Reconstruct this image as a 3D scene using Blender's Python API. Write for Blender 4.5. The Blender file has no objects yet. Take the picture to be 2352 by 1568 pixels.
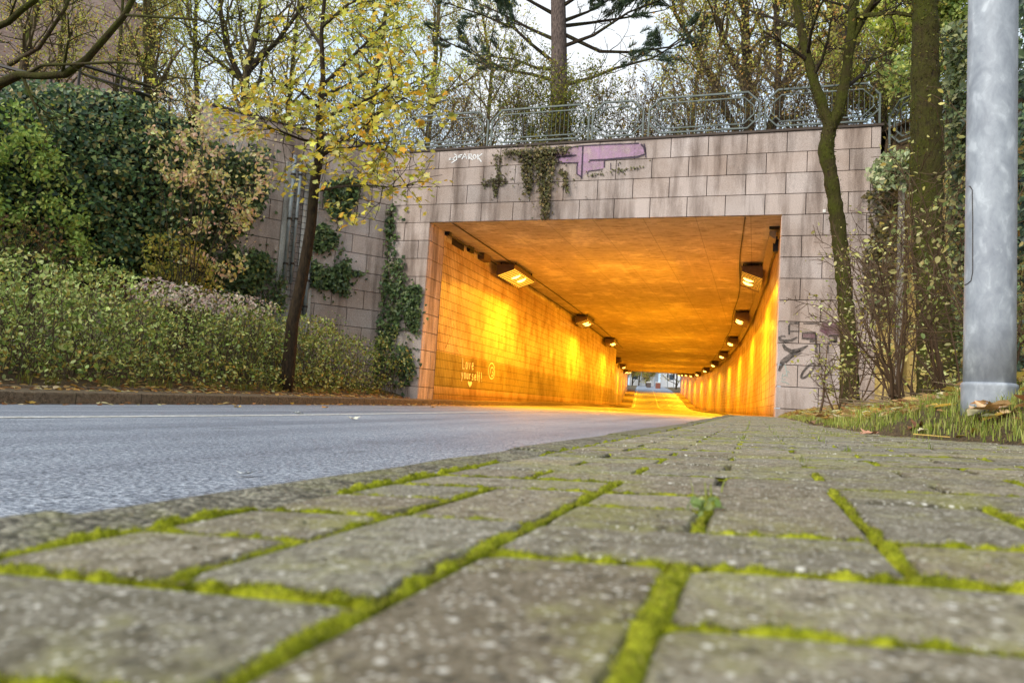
import bpy, math, random
import numpy as np
from mathutils import Vector, Matrix

R = random.Random(11)
rng = np.random.default_rng(11)
scene = bpy.context.scene
COL = scene.collection
PI = math.pi

# ------------------------------------------------------------------ survey helpers
F, PITCH, ROLL, YAW = 1650., math.radians(4.54), math.radians(3.6), math.radians(18.9)
FW = Vector((-math.sin(YAW)*math.cos(PITCH), math.cos(YAW)*math.cos(PITCH), math.sin(PITCH)))
_rt = Vector((math.cos(YAW), math.sin(YAW), 0)); _up = _rt.cross(FW)
RT = math.cos(ROLL)*_rt + math.sin(ROLL)*_up
UP = -math.sin(ROLL)*_rt + math.cos(ROLL)*_up
def sight(x, y): return FW + RT*((x-1176)/F) - UP*((y-784)/F)
def at(x, y, Y):
    d = sight(x, y); return d*(Y/d.y)
def hit(x, y, O, n):
    d = sight(x, y); return d*(Vector(O).dot(n)/d.dot(n))

def lin(c):
    c /= 255.; return c/12.92 if c <= .04045 else ((c+.055)/1.055)**2.4
def rgb(r, g, b): return (lin(r), lin(g), lin(b), 1.)

# ------------------------------------------------------------------ mesh builder
def new_obj(name, me, parent=None):
    o = bpy.data.objects.new(name, me); COL.objects.link(o)
    if parent is not None: o.parent = parent
    return o
def tag(o, label=None, cat=None, group=None, kind=None):
    if label: o['label'] = label
    if cat: o['category'] = cat
    if group: o['group'] = group
    if kind: o['kind'] = kind
    return o
def thing(name, label, cat, loc=(0, 0, 0), group=None, rz=0):
    o = bpy.data.objects.new(name, None); COL.objects.link(o)
    o.location = loc; o.rotation_euler = (0, 0, rz); o.empty_display_size = .1
    return tag(o, label, cat, group)

def wloc(o):
    v = Vector((0, 0, 0))
    while o is not None: v = v+o.location; o = o.parent
    return v
class MB:
    def __init__(s): s.V = []; s.F = []; s.C = []; s.col = (1, 1, 1, 1); s.useC = False; s.UV = None
    def v(s, p):
        s.V.append((p[0], p[1], p[2])); s.C.append(s.col); return len(s.V)-1
    def color(s, c):
        s.col = (c[0], c[1], c[2], 1); s.useC = True
    def poly(s, pts): s.F.append(tuple(s.v(p) for p in pts))
    def hexa(s, a, b):   # two quads of four points, bottom ring a, top ring b
        i = [s.v(p) for p in a]; j = [s.v(p) for p in b]
        s.F += [tuple(reversed(i)), tuple(j)]
        for k in range(4): s.F.append((i[k], i[(k+1) % 4], j[(k+1) % 4], j[k]))
    def box(s, x0, x1, y0, y1, z0, z1):
        s.hexa([(x0, y0, z0), (x1, y0, z0), (x1, y1, z0), (x0, y1, z0)], [(x0, y0, z1), (x1, y0, z1), (x1, y1, z1), (x0, y1, z1)])
    def slab(s, O, ex, ez, n, x0, x1, z0, z1, d0, d1, bev=0.):
        P = lambda x, z, d: (O[0]+ex[0]*x+ez[0]*z+n[0]*d, O[1]+ex[1]*x+ez[1]*z+n[1]*d, O[2]+ex[2]*x+ez[2]*z+n[2]*d)
        b = bev
        s.hexa([P(x0, z0, d0), P(x1, z0, d0), P(x1, z1, d0), P(x0, z1, d0)],
               [P(x0+b, z0+b, d1), P(x1-b, z0+b, d1), P(x1-b, z1-b, d1), P(x0+b, z1-b, d1)])
    def tube(s, pts, rad, k=6, cap=True, twist=0.):
        pts = [Vector(p) for p in pts]; n = len(pts)
        if not hasattr(rad, '__len__'): rad = [rad]*n
        ref = None; rings = []
        for i in range(n):
            t = (pts[min(i+1, n-1)]-pts[max(i-1, 0)])
            if t.length < 1e-9: t = Vector((0, 0, 1))
            t.normalize()
            if ref is None:
                ref = Vector((0, 0, 1)) if abs(t.z) < .9 else Vector((1, 0, 0))
            a = ref-t*ref.dot(t)
            if a.length < 1e-6: a = t.orthogonal()
            a.normalize(); ref = a; b = t.cross(a)
            rings.append([s.v(pts[i]+(a*math.cos(2*PI*j/k+twist)+b*math.sin(2*PI*j/k+twist))*rad[i]) for j in range(k)])
        for i in range(n-1):
            A, B = rings[i], rings[i+1]
            for j in range(k): s.F.append((A[j], A[(j+1) % k], B[(j+1) % k], B[j]))
        if cap:
            s.F.append(tuple(reversed(rings[0]))); s.F.append(tuple(rings[-1]))
    def ribbon(s, pts, w, ez, n, O):   # flat painted stroke in a wall plane: pts world, n wall normal
        pts = [Vector(p) for p in pts]; N = Vector(n); prev = None
        for i, p in enumerate(pts):
            t = (pts[min(i+1, len(pts)-1)]-pts[max(i-1, 0)]).normalized()
            sd = N.cross(t).normalized()
            ww = w[i] if hasattr(w, '__len__') else w
            a, b = s.v(p+sd*ww/2), s.v(p-sd*ww/2)
            if prev: s.F.append((prev[0], a, b, prev[1]))
            prev = (a, b)
    def build(s, name, mat, parent=None, smooth=False, local=False):
        me = bpy.data.meshes.new(name)
        V = s.V
        if parent is not None and not local:
            L = wloc(parent); V = [(a-L[0], b-L[1], c-L[2]) for a, b, c in V]
        me.from_pydata(V, [], s.F)
        if s.useC:
            at_ = me.color_attributes.new('Col', 'FLOAT_COLOR', 'POINT')
            at_.data.foreach_set('color', np.array(s.C, dtype=np.float32).ravel())
        if smooth: me.polygons.foreach_set('use_smooth', [True]*len(me.polygons))
        me.update()
        if mat: me.materials.append(mat)
        return new_obj(name, me, parent)

def arr_mesh(name, V, Fc, mat, parent=None, C=None, local=False, smooth=False):
    """V (n,3), Fc (m,k) uniform faces"""
    me = bpy.data.meshes.new(name)
    V = np.asarray(V, dtype=np.float32)
    if parent is not None and not local: V = V-np.array(wloc(parent), dtype=np.float32)
    m, k = Fc.shape
    me.vertices.add(len(V)); me.vertices.foreach_set('co', V.ravel().astype(np.float32))
    me.loops.add(m*k); me.loops.foreach_set('vertex_index', Fc.ravel().astype(np.int32))
    me.polygons.add(m)
    me.polygons.foreach_set('loop_start', np.arange(0, m*k, k, dtype=np.int32))
    me.polygons.foreach_set('loop_total', np.full(m, k, dtype=np.int32))
    if smooth: me.polygons.foreach_set('use_smooth', np.ones(m, dtype=bool))
    me.update(calc_edges=True); me.validate()
    if C is not None:
        a = me.color_attributes.new('Col', 'FLOAT_COLOR', 'POINT')
        a.data.foreach_set('color', np.asarray(C, dtype=np.float32).ravel())
    if mat: me.materials.append(mat)
    return new_obj(name, me, parent)

LEAF = {
 'oval': (np.array([(0, 0, 0), (.3, .27, .07), (.72, .24, .05), (1, 0, -.08), (.72, -.24, .05), (.3, -.27, .07)]), np.array([(0, 1, 2, 3), (0, 3, 4, 5)])),
 'kite': (np.array([(0, 0, 0), (.45, .3, .08), (1, 0, -.04), (.45, -.3, .08)]), np.array([(0, 1, 2, 3)])),
 'ivy': (np.array([(0, 0, 0), (.1, .42, .03), (.45, .3, .05), (1, 0, -.1), (.45, -.3, .05), (.1, -.42, .03)]), np.array([(0, 1, 2, 3), (0, 3, 4, 5)])),
 'maple': (np.array([(0, 0, 0), (.05, .3, .02), (.28, .3, .04), (.3, .62, .0), (.5, .36, .04), (.62, .42, .02), (.66, .2, .05), (1, 0, -.06),
                     (.66, -.2, .05), (.62, -.42, .02), (.5, -.36, .04), (.3, -.62, .0), (.28, -.3, .04), (.05, -.3, .02)]), np.array([(0, 1, 2, 3, 4, 5, 6, 7), (0, 7, 8, 9, 10, 11, 12, 13)])),
}
GAIN = 1.4
def norm(a): return a/np.maximum(np.linalg.norm(a, axis=1, keepdims=True), 1e-9)
def leaves(name, P, size, pal, mat, parent, shape='kite', nrm=None, nw=.7, droop=.0, w=None, seed=0, jit=.18, local=False):
    g = np.random.default_rng(seed+5)
    P = np.asarray(P, dtype=float); n = len(P)
    if n == 0: return None
    T, Fc = LEAF[shape]
    N = g.normal(size=(n, 3))
    if nrm is not None: N = norm(N)*(1-nw)+np.asarray(nrm)*nw
    N = norm(N)
    U = g.normal(size=(n, 3)); U[:, 2] -= droop
    U = norm(U-N*np.sum(U*N, axis=1, keepdims=True)); W = np.cross(N, U)
    S = g.uniform(size[0], size[1], size=(n, 1))
    V = np.concatenate([(P+S*(t[0]*U+t[1]*W+t[2]*N))[:, None, :] for t in T], axis=1).reshape(-1, 3)
    k = len(T)
    FF = (Fc[None]+(np.arange(n)*k)[:, None, None]).reshape(-1, Fc.shape[1])
    pal = np.array([rgb(*c)[:3] for c in pal])
    pi = g.choice(len(pal), size=n, p=w)
    pal = np.minimum(pal*GAIN, .72)
    c = pal[pi]*g.uniform(1-jit*1.6, 1+jit*1.6, size=(n, 1))*g.uniform(1-jit*.5, 1+jit*.5, size=(n, 3))
    C = np.concatenate([c, np.ones((n, 1))], axis=1).repeat(k, axis=0)
    return arr_mesh(name, V, FF, mat, parent, C, local)

# ------------------------------------------------------------------ materials
class G:
    def __init__(s, name, rough=.7):
        s.m = bpy.data.materials.new(name); s.m.use_nodes = True; s.nt = s.m.node_tree
        s.b = s.nt.nodes['Principled BSDF']; s.b.inputs['Roughness'].default_value = rough
        s.tc = s.nt.nodes.new('ShaderNodeTexCoord')
    def n(s, t, **kw):
        nd = s.nt.nodes.new(t)
        for k, v in kw.items():
            if k in nd.inputs: s.put(nd.inputs[k], v)
            else: setattr(nd, k, v)
        return nd
    def put(s, sock, v):
        if isinstance(v, bpy.types.NodeSocket): s.nt.links.new(v, sock)
        else: sock.default_value = v
    def vec(s, scale=(1, 1, 1), src='Object', loc=(0, 0, 0)):
        mp = s.n('ShaderNodeMapping'); s.put(mp.inputs['Vector'], s.tc.outputs[src]); mp.inputs['Scale'].default_value = scale
        mp.inputs['Location'].default_value = loc
        return mp.outputs[0]
    def noise(s, scale, detail=4, rough=.55, vec=None, dist=0.):
        nd = s.n('ShaderNodeTexNoise', Scale=scale, Detail=detail, Roughness=rough, Distortion=dist)
        s.put(nd.inputs['Vector'], vec if vec is not None else s.tc.outputs['Object']); return nd.outputs['Fac']
    def vor(s, scale, vec=None, out='Distance', feat='F1'):
        nd = s.n('ShaderNodeTexVoronoi', Scale=scale); nd.feature = feat
        s.put(nd.inputs['Vector'], vec if vec is not None else s.tc.outputs['Object']); return nd.outputs[out]
    def ramp(s, fac, stops, interp='LINEAR'):
        nd = s.n('ShaderNodeValToRGB'); s.put(nd.inputs[0], fac); cr = nd.color_ramp; cr.interpolation = interp
        while len(cr.elements) < len(stops): cr.elements.new(.5)
        for e, (p, c) in zip(cr.elements, stops):
            e.position = p; e.color = c if hasattr(c, '__len__') else (c, c, c, 1)
        return nd.outputs[0]
    def mix(s, a, b, f, mode='MIX'):
        nd = s.nt.nodes.new('ShaderNodeMix'); nd.data_type = 'RGBA'; nd.blend_type = mode
        s.put(nd.inputs[0], f); s.put(nd.inputs[6], a); s.put(nd.inputs[7], b); return nd.outputs[2]
    def math(s, op, a, b=0., c=0.):
        nd = s.nt.nodes.new('ShaderNodeMath'); nd.operation = op; s.put(nd.inputs[0], a); s.put(nd.inputs[1], b); s.put(nd.inputs[2], c); return nd.outputs[0]
    def attr(s, name='Col'):
        nd = s.nt.nodes.new('ShaderNodeAttribute'); nd.attribute_name = name; return nd.outputs['Color']
    def sep(s, v):
        nd = s.nt.nodes.new('ShaderNodeSeparateXYZ'); s.put(nd.inputs[0], v); return nd.outputs
    def base(s, c): s.put(s.b.inputs['Base Color'], c)
    def bump(s, h, strength=.4, dist=.01):
        nd = s.n('ShaderNodeBump', Strength=strength, Distance=dist); s.put(nd.inputs['Height'], h)
        s.nt.links.new(nd.outputs[0], s.b.inputs['Normal'])
    def spec(s, v): s.put(s.b.inputs['Specular IOR Level'], v)
    def rough(s, v): s.put(s.b.inputs['Roughness'], v)

def m_plain(name, c, rough=.6, metal=0., var=.25, scale=8.):
    g = G(name, rough); n = g.noise(scale, 5)
    lo = tuple(x*(1-var) for x in c[:3])+(1,); hi = tuple(min(1, x*(1+var)) for x in c[:3])+(1,)
    g.base(g.ramp(n, [(.3, lo), (.7, hi)])); g.b.inputs['Metallic'].default_value = metal; return g.m
def m_leaf(name, trans=.35, rough=.5, boost=1.):
    g = G(name, rough); c = g.attr()
    g.base(c); g.spec(.35)
    tr = g.nt.nodes.new('ShaderNodeBsdfTranslucent'); g.put(tr.inputs[0], c)
    mx = g.nt.nodes.new('ShaderNodeMixShader'); mx.inputs[0].default_value = trans
    g.nt.links.new(g.b.outputs[0], mx.inputs[1]); g.nt.links.new(tr.outputs[0], mx.inputs[2])
    g.nt.links.new(mx.outputs[0], g.nt.nodes['Material Output'].inputs[0]); return g.m
def m_bark(name, dark, light, moss, amount=.5, sc=1.):
    g = G(name, .9)
    v = g.vec((1, 1, .35))
    n = g.noise(22*sc, 6, .65, v); big = g.noise(2.2*sc, 4, .6)
    c = g.ramp(n, [(.3, dark), (.7, light)])
    mk = g.ramp(g.math('ADD', g.math('MULTIPLY', big, .7), g.math('MULTIPLY', n, .35)), [(1-amount-.13, 0.), (1-amount+.1, 1.)])
    mc = g.ramp(g.noise(60*sc, 3), [(.3, tuple(x*.55 for x in moss[:3])+(1,)), (.7, moss)])
    g.base(g.mix(c, mc, mk)); g.bump(g.math('ADD', n, g.math('MULTIPLY', mk, .3)), .9, .03); g.spec(.2)
    return g.m

def make_granite():
    g = G('granite_cladding', .75)
    c = g.attr()
    sp = g.noise(60, 5, .85); st = g.noise(1., 6, .62, g.vec((2.6, 2.6, .35))); big = g.noise(.55, 4, .6)
    fine = g.noise(240, 2, .6)
    c = g.mix(c, g.ramp(sp, [(.32, rgb(92, 82, 78)), (.48, rgb(186, 175, 168)), (.62, rgb(240, 232, 226))]), .8, 'MULTIPLY')
    c = g.mix(c, g.ramp(st, [(.34, rgb(136, 124, 114)), (.54, (1, 1, 1, 1))]), .75, 'MULTIPLY')
    c = g.mix(c, g.ramp(big, [(.3, rgb(200, 186, 172)), (.6, (1, 1, 1, 1))]), .8, 'MULTIPLY')
    g.base(c); g.bump(g.math('ADD', sp, g.math('MULTIPLY', fine, .5)), .25, .004); g.spec(.3); return g.m
def make_tile():
    g = G('glazed_tile', .32)
    uv = g.tc.outputs['UV']
    br = g.n('ShaderNodeTexBrick', Scale=1.); br.offset = 0.; br.squash = 1.
    g.put(br.inputs['Vector'], uv)
    br.inputs['Brick Width'].default_value = .122; br.inputs['Row Height'].default_value = .243
    br.inputs['Mortar Size'].default_value = .01; br.inputs['Mortar Smooth'].default_value = .2; br.inputs['Bias'].default_value = -.2
    br.inputs['Color1'].default_value = rgb(214, 190, 156); br.inputs['Color2'].default_value = rgb(198, 172, 136); br.inputs['Mortar'].default_value = rgb(84, 62, 40)
    sx = g.sep(uv)
    band = g.math('MULTIPLY', g.math('GREATER_THAN', sx[1], .215), g.math('LESS_THAN', sx[1], 1.187))
    band = g.math('MULTIPLY', band, g.attr())
    dirt = g.noise(1.3, 6, .62, g.vec((1.1, 1.1, .8))); d2 = g.noise(.35, 5, .6)
    c = g.mix(br.outputs['Color'], rgb(168, 176, 110), g.math('MULTIPLY', band, .9), 'MULTIPLY')
    c = g.mix(c, g.ramp(dirt, [(.34, rgb(190, 160, 124)), (.56, (1, 1, 1, 1))]), .7, 'MULTIPLY')
    c = g.mix(c, g.ramp(d2, [(.34, rgb(196, 166, 132)), (.6, (1, 1, 1, 1))]), .7, 'MULTIPLY')
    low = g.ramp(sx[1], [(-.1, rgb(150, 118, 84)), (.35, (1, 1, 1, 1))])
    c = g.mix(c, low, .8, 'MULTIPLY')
    g.base(c); g.rough(g.ramp(dirt, [(.3, .65), (.65, .28)]))
    g.bump(g.math('SUBTRACT', g.math('MULTIPLY', d2, .0), br.outputs['Fac']), .5, .006); return g.m
def make_ceiling():
    g = G('tunnel_concrete', .85)
    a = g.noise(.9, 10, .72, g.vec((1., .8, 1))); b = g.noise(5., 9, .75, g.vec((.5, 1.6, 1)))
    st = g.noise(1.3, 6, .75, g.vec((3.8, .09, 1)))
    c = g.ramp(a, [(.36, rgb(186, 170, 136)), (.54, rgb(202, 186, 150)), (.6, rgb(226, 212, 176))])
    c = g.mix(c, g.ramp(b, [(.36, rgb(160, 140, 116)), (.5, (1, 1, 1, 1))]), .7, 'MULTIPLY')
    c = g.mix(c, g.ramp(st, [(.54, (0, 0, 0, 1)), (.68, rgb(110, 98, 78))]), .6, 'ADD')
    s = g.sep(g.tc.outputs['Object'])
    j = g.math('MAXIMUM', g.math('LESS_THAN', g.math('FRACT', g.math('MULTIPLY', s[1], .2)), .006), g.math('MULTIPLY', g.math('LESS_THAN', g.math('FRACT', g.math('MULTIPLY', s[0], .8)), .016), .5))
    c = g.mix(c, rgb(80, 60, 40), g.math('MULTIPLY', j, .7))
    g.base(c); g.bump(g.math('ADD', a, b), .3, .02); return g.m
def make_asphalt():
    g = G('asphalt', .62)
    v1 = g.vor(70); v2 = g.noise(85, 4, .8); big = g.noise(.5, 5, .6); str_ = g.noise(1., 4, .5, g.vec((2.2, .12, 1)))
    c = g.ramp(v2, [(.36, rgb(60, 68, 82)), (.48, rgb(130, 137, 150)), (.62, rgb(208, 213, 222))])
    c = g.mix(c, g.ramp(big, [(.3, rgb(205, 208, 214)), (.7, (1, 1, 1, 1))]), .8, 'MULTIPLY')
    c = g.mix(c, g.ramp(str_, [(.35, rgb(200, 200, 205)), (.62, (1, 1, 1, 1))]), .8, 'MULTIPLY')
    stn = g.noise(2.3, 6, .7); c = g.mix(c, rgb(150, 148, 150), g.ramp(stn, [(.58, 0.), (.7, .55)]), 'MULTIPLY')
    g.base(c); g.bump(g.math('ADD', v1, g.math('MULTIPLY', v2, 1.2)), .8, .009); g.spec(.5)
    return g.m
def make_paver():
    g = G('concrete_paver', .9)
    c = g.attr()
    n = g.noise(340, 5, .75); m_ = g.noise(60, 5, .65); big = g.noise(7, 5, .6); vo = g.vor(300, out='Distance')
    rc = g.vor(300, out='Color')
    c = g.mix(c, g.ramp(n, [(.34, rgb(92, 88, 80)), (.5, rgb(205, 198, 184)), (.64, (1, 1, 1, 1))]), .9, 'MULTIPLY')
    c = g.mix(c, g.ramp(m_, [(.34, rgb(168, 164, 140)), (.6, (1, 1, 1, 1))]), .8, 'MULTIPLY')
    gm = g.ramp(g.math('ADD', g.math('MULTIPLY', big, .65), g.math('MULTIPLY', m_, .38)), [(.5, 0.), (.62, .55)])
    c = g.mix(c, rgb(136, 134, 62), gm)
    pick = g.math('GREATER_THAN', g.sep(rc)[0], .74); vo2 = g.vor(150); rc2 = g.vor(150, out='Color')
    agg2 = g.math('MULTIPLY', g.ramp(vo2, [(.22, 1.), (.4, 0.)]), g.math('GREATER_THAN', g.sep(rc2)[1], .92)); dk2 = g.math('MULTIPLY', g.ramp(vo2, [(.3, 1.), (.5, 0.)]), g.math('LESS_THAN', g.sep(rc2)[1], .12))
    agg = g.math('MULTIPLY', g.ramp(vo, [(.25, 1.), (.45, 0.)]), pick)
    c = g.mix(c, rgb(224, 218, 204), g.math('MULTIPLY', agg, .7)); c = g.mix(c, rgb(236, 230, 218), g.math('MULTIPLY', agg2, .65)); c = g.mix(c, rgb(62, 58, 48), g.math('MULTIPLY', dk2, .7))
    g.base(c); g.bump(g.math('ADD', g.math('ADD', n, m_), g.math('MULTIPLY', agg, .5)), .8, .0016); g.spec(.3); return g.m
def make_kerb(name, light, dark, moss, am):
    g = G(name, .9)
    n = g.noise(150, 4, .8); m_ = g.noise(24, 5, .6); big = g.noise(3.5, 5, .6)
    pv = g.vor(190, out='Color'); pd = g.vor(190)
    c = g.ramp(g.math('ADD', g.math('MULTIPLY', n, .6), g.math('MULTIPLY', g.sep(pv)[0], .42)), [(.3, dark), (.72, light)])
    c = g.mix(c, dark, g.ramp(pd, [(.45, 0.), (.75, .8)]))
    c = g.mix(c, g.ramp(m_, [(.32, rgb(140, 134, 116)), (.6, (1, 1, 1, 1))]), .8, 'MULTIPLY')
    c = g.mix(c, moss, g.ramp(g.math('ADD', g.math('MULTIPLY', big, .6), g.math('MULTIPLY', m_, .45)), [(1-am-.1, 0.), (1-am+.12, .8)]))
    g.base(c); g.bump(g.math('SUBTRACT', g.math('ADD', n, m_), g.math('MULTIPLY', pd, 1.4)), .9, .005); return g.m
def make_moss():
    g = G('moss_cushion', .95)
    n = g.noise(420, 3, .6); b = g.noise(38, 5, .65)
    c = g.ramp(b, [(.3, rgb(66, 72, 18)), (.46, rgb(140, 146, 30)), (.64, rgb(182, 184, 52))])
    c = g.mix(c, g.ramp(n, [(.3, rgb(110, 110, 70)), (.62, (1, 1, 1, 1))]), .75, 'MULTIPLY')
    g.base(c); g.bump(n, .9, .002); g.spec(.1); return g.m
def make_soil(name, a, b, c_, sc=1.):
    g = G(name, .95)
    n = g.noise(18*sc, 8, .72); v = g.vor(30*sc); big = g.noise(1.4*sc, 5, .6)
    c = g.ramp(n, [(.3, a), (.52, b), (.72, c_)])
    c = g.mix(c, rgb(86, 92, 36), g.ramp(big, [(.5, 0.), (.66, .6)]))
    g.base(c); g.bump(g.math('ADD', n, v), 1., .04); return g.m
def make_galv():
    g = G('galvanised_steel', .45)
    v = g.vec((1, 1, .55)); vo = g.vor(60, v, 'Color'); n = g.noise(22, 5, .6, v, .4); big = g.noise(2.5, 4)
    s = g.sep(vo)[0]
    f = g.math('ADD', g.math('MULTIPLY', s, .07), g.math('MULTIPLY', n, .96))
    c = g.ramp(f, [(.36, rgb(148, 154, 162)), (.48, rgb(162, 168, 176)), (.58, rgb(172, 178, 185)), (.68, rgb(196, 202, 208))])
    c = g.mix(c, g.ramp(big, [(.3, rgb(205, 205, 210)), (.7, (1, 1, 1, 1))]), .8, 'MULTIPLY')
    g.base(c); g.b.inputs['Metallic'].default_value = .12; g.rough(g.ramp(f, [(.3, .58), (.75, .72)])); g.bump(f, .06, .002); return g.m
def make_brick():
    g = G('red_brick', .85)
    br = g.n('ShaderNodeTexBrick', Scale=1.); g.put(br.inputs['Vector'], g.tc.outputs['UV'])
    br.inputs['Brick Width'].default_value = .25; br.inputs['Row Height'].default_value = .083; br.inputs['Mortar Size'].default_value = .008
    br.inputs['Color1'].default_value = rgb(190, 160, 150); br.inputs['Color2'].default_value = rgb(168, 138, 128); br.inputs['Mortar'].default_value = rgb(190, 176, 164)
    n = g.noise(.9, 6, .65)
    g.base(g.mix(br.outputs['Color'], g.ramp(n, [(.32, rgb(180, 166, 156)), (.65, (1, 1, 1, 1))]), .8, 'MULTIPLY')); g.bump(br.outputs['Fac'], -.3, .01); return g.m
def make_stain_concrete(name, a, b, streak=.8):
    g = G(name, .88)
    st = g.noise(1.5, 7, .68, g.vec((3, 3, .35))); n = g.noise(45, 5, .7)
    c = g.ramp(st, [(.32, a), (.62, b)])
    c = g.mix(c, g.ramp(n, [(.3, rgb(170, 165, 155)), (.6, (1, 1, 1, 1))]), streak, 'MULTIPLY')
    g.base(c); g.bump(n, .4, .006); return g.m
def make_emit(name, c, strength):
    g = G(name); g.base((.8, .7, .5, 1)); g.put(g.b.inputs['Emission Color'], c); g.b.inputs['Emission Strength'].default_value = strength
    return g.m
def make_paint(name, c, wear=.5, sc=30.):
    g = G(name, .7); n = g.noise(sc, 5, .7)
    g.base(c)
    a = g.ramp(n, [(wear-.2, 1.), (wear+.2, .25)])
    g.put(g.b.inputs['Alpha'], a); return g.m

GRAN = make_granite(); TILE = make_tile(); CEIL = make_ceiling(); ASPH = make_asphalt(); PAVER = make_paver(); MOSS = make_moss()
KERBM = make_kerb('mossy_kerb_stone', rgb(190, 184, 164), rgb(70, 66, 52), rgb(122, 122, 50), .4)
KERBL = make_kerb('brown_kerb_stone', rgb(160, 142, 116), rgb(96, 82, 64), rgb(92, 86, 38), .34)
SOIL = make_soil('leaf_soil', rgb(52, 40, 26), rgb(96, 76, 50), rgb(138, 114, 78)); SOIL2 = make_soil('bank_soil', rgb(62, 48, 30), rgb(116, 92, 60), rgb(168, 140, 98), 3.)
JOINT = m_plain('joint_sand', rgb(52, 48, 34), .95, 0, .4, 90); DARKJ = m_plain('joint_backing', rgb(46, 36, 32), .95)  # DARKJ: plain dark brown of the wall cores behind the open joints
GALV = make_galv(); RAILM = m_plain('galvanised_rail', rgb(100, 108, 104), .65, .15, .3, 6); BRICK = make_brick()
WHITEP = make_kerb('road_paint', rgb(248, 248, 244), rgb(205, 206, 205), rgb(160, 160, 160), .2)
CONC = make_stain_concrete('grey_concrete', rgb(112, 104, 94), rgb(186, 178, 166)); OCHRE = make_stain_concrete('ochre_glow_concrete', rgb(150, 122, 62), rgb(212, 186, 112))  # OCHRE: yellow glow on the right wall painted into its concrete colour
DARKM = m_plain('dark_metal', rgb(46, 40, 34), .55, .3); BROWNM = m_plain('brown_housing', rgb(104, 84, 60), .55, .2); BLACK = m_plain('black_plastic', rgb(20, 18, 16), .5)
PIPE = m_plain('pipe_grey', rgb(132, 138, 140), .5, .3); CAPM = m_plain('coping_dark', rgb(72, 60, 52), .8)
LEAFM = m_leaf('leaf', .45); IVYM = m_leaf('ivy_leaf', .15, .42); NEEDLE = m_leaf('needle', .1, .6); GRASSM = m_leaf('grass_blade', .4, .5)
BARK = m_bark('bark', rgb(44, 36, 28), rgb(98, 82, 64), rgb(96, 104, 36), .42); BARKM = m_bark('mossy_bark', rgb(34, 26, 18), rgb(80, 62, 42), rgb(74, 76, 22), .5, 1.6)
BARKD = m_bark('dark_bark', rgb(30, 24, 20), rgb(72, 60, 48), rgb(80, 88, 34), .35); BARKP = m_bark('pine_bark', rgb(52, 44, 42), rgb(124, 108, 100), rgb(96, 96, 60), .2)
TWIG = m_plain('twig', rgb(76, 62, 44), .9); TWIGL = m_plain('pale_twig', rgb(128, 108, 82), .9)
TWIGB = m_plain('lichen_twig', rgb(96, 84, 58), .9, 0, .35, 3)
LENS = make_emit('sodium_lens', (1, .45, .03, 1), 2.); TUBE = make_emit('sodium_tube', (1, .56, .1, 1), 7.)
WHITEW = m_plain('white_render', rgb(214, 214, 216), .8, 0, .05, .8); ROOFM = m_plain('roof_tile', rgb(70, 54, 50), .8); GLASSM = m_plain('window_glass', rgb(60, 70, 80), .15)
REDB = m_plain('rust_box', rgb(120, 62, 44), .6); BOXG = m_plain('dark_box', rgb(76, 62, 56), .6); WHITEO = m_plain('white_cover', rgb(225, 222, 214), .6)

# ------------------------------------------------------------------ alignments
def smooth(a, b, x):
    t = min(1, max(0, (x-a)/(b-a))); return t*t*(3-2*t)
def Cx(Y):
    if Y < 6: return 0.
    if Y < 85: return -.00095*(Y-6)**2
    return -.00095*79**2-.15*(Y-85)
_ky = [-30, 3, 12, 25, 40, 50, 76, 92, 100, 110, 120, 140, 160, 200, 260, 400]
_kz = [-.2, -.2, -.17, -.17, -.165, -.17, -.15, .0, .3, 1.1, 1.85, 3.05, 4.1, 5.7, 7.6, 11.]
def Zr0(Y): return float(np.interp(Y, _ky, _kz))
def Zr(Y): return sum(Zr0(Y+d) for d in (-4, -2, 0, 2, 4))/5 if Y > 60 else Zr0(Y)
def Sl(Y): return float(np.interp(Y, [0, 6, 16, 35], [.03, .03, .02, 0.]))
KR, KL = -.475, -7.9
def kr(Y): return KR+Cx(Y)
def kl(Y): return KL+Cx(Y)
def road_z(X, Y): return Zr(Y)-Sl(Y)*(kr(Y)-X)
def Zc(Y): return 4.57+.68*max(0, Zr(Y)+.17)
def pav_z(X, Y): return -.075+.05*X*(1-.5*smooth(3, 16, Y))+.028*smooth(2.5, 12, Y)
def WL(Y): return (-8.27 if Y < 58 else -9.4)+Cx(Y)
def WR(Y): return .57+Cx(Y)
def Xe(Y): return float(np.interp(Y, [-3, 1.2, 2.2, 2.45, 2.8, 3.3, 4.2, 6, 17.2], [1.3, 1.05, .8, .64, .53, .45, .4, .36, .45]))
def bank_z(X, Y):
    d = max(0, X-Xe(Y)); return pav_z(Xe(Y), Y)-.012+.2*(1-math.exp(-d/(.3+.25*smooth(3.2, 6, Y))))+.085*d+.05*math.exp(-((X-.9)/.3)**2-((Y-3.05)/.38)**2)*min(1, d/.12)
YF = 17.2; EXIT = 140.
W_ANG = math.radians(38)

def sheet(name, xs_of_y, ys, zf, mat, parent=None, kind='structure', uv=None):
    nx = len(xs_of_y(ys[0])); V = []
    for y in ys:
        for x in xs_of_y(y): V.append((x, y, zf(x, y)))
    V = np.array(V); idx = np.arange(len(ys)*nx).reshape(len(ys), nx)
    Fc = np.stack([idx[:-1, :-1], idx[:-1, 1:], idx[1:, 1:], idx[1:, :-1]], axis=-1).reshape(-1, 4)
    o = arr_mesh(name, V, Fc, mat, parent, smooth=True)
    if kind and parent is None: o['kind'] = kind
    return o
YS = list(np.arange(-14, 20, .5))+list(np.arange(20, 142, 1.))+list(np.arange(142, 300, 6.))

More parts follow.
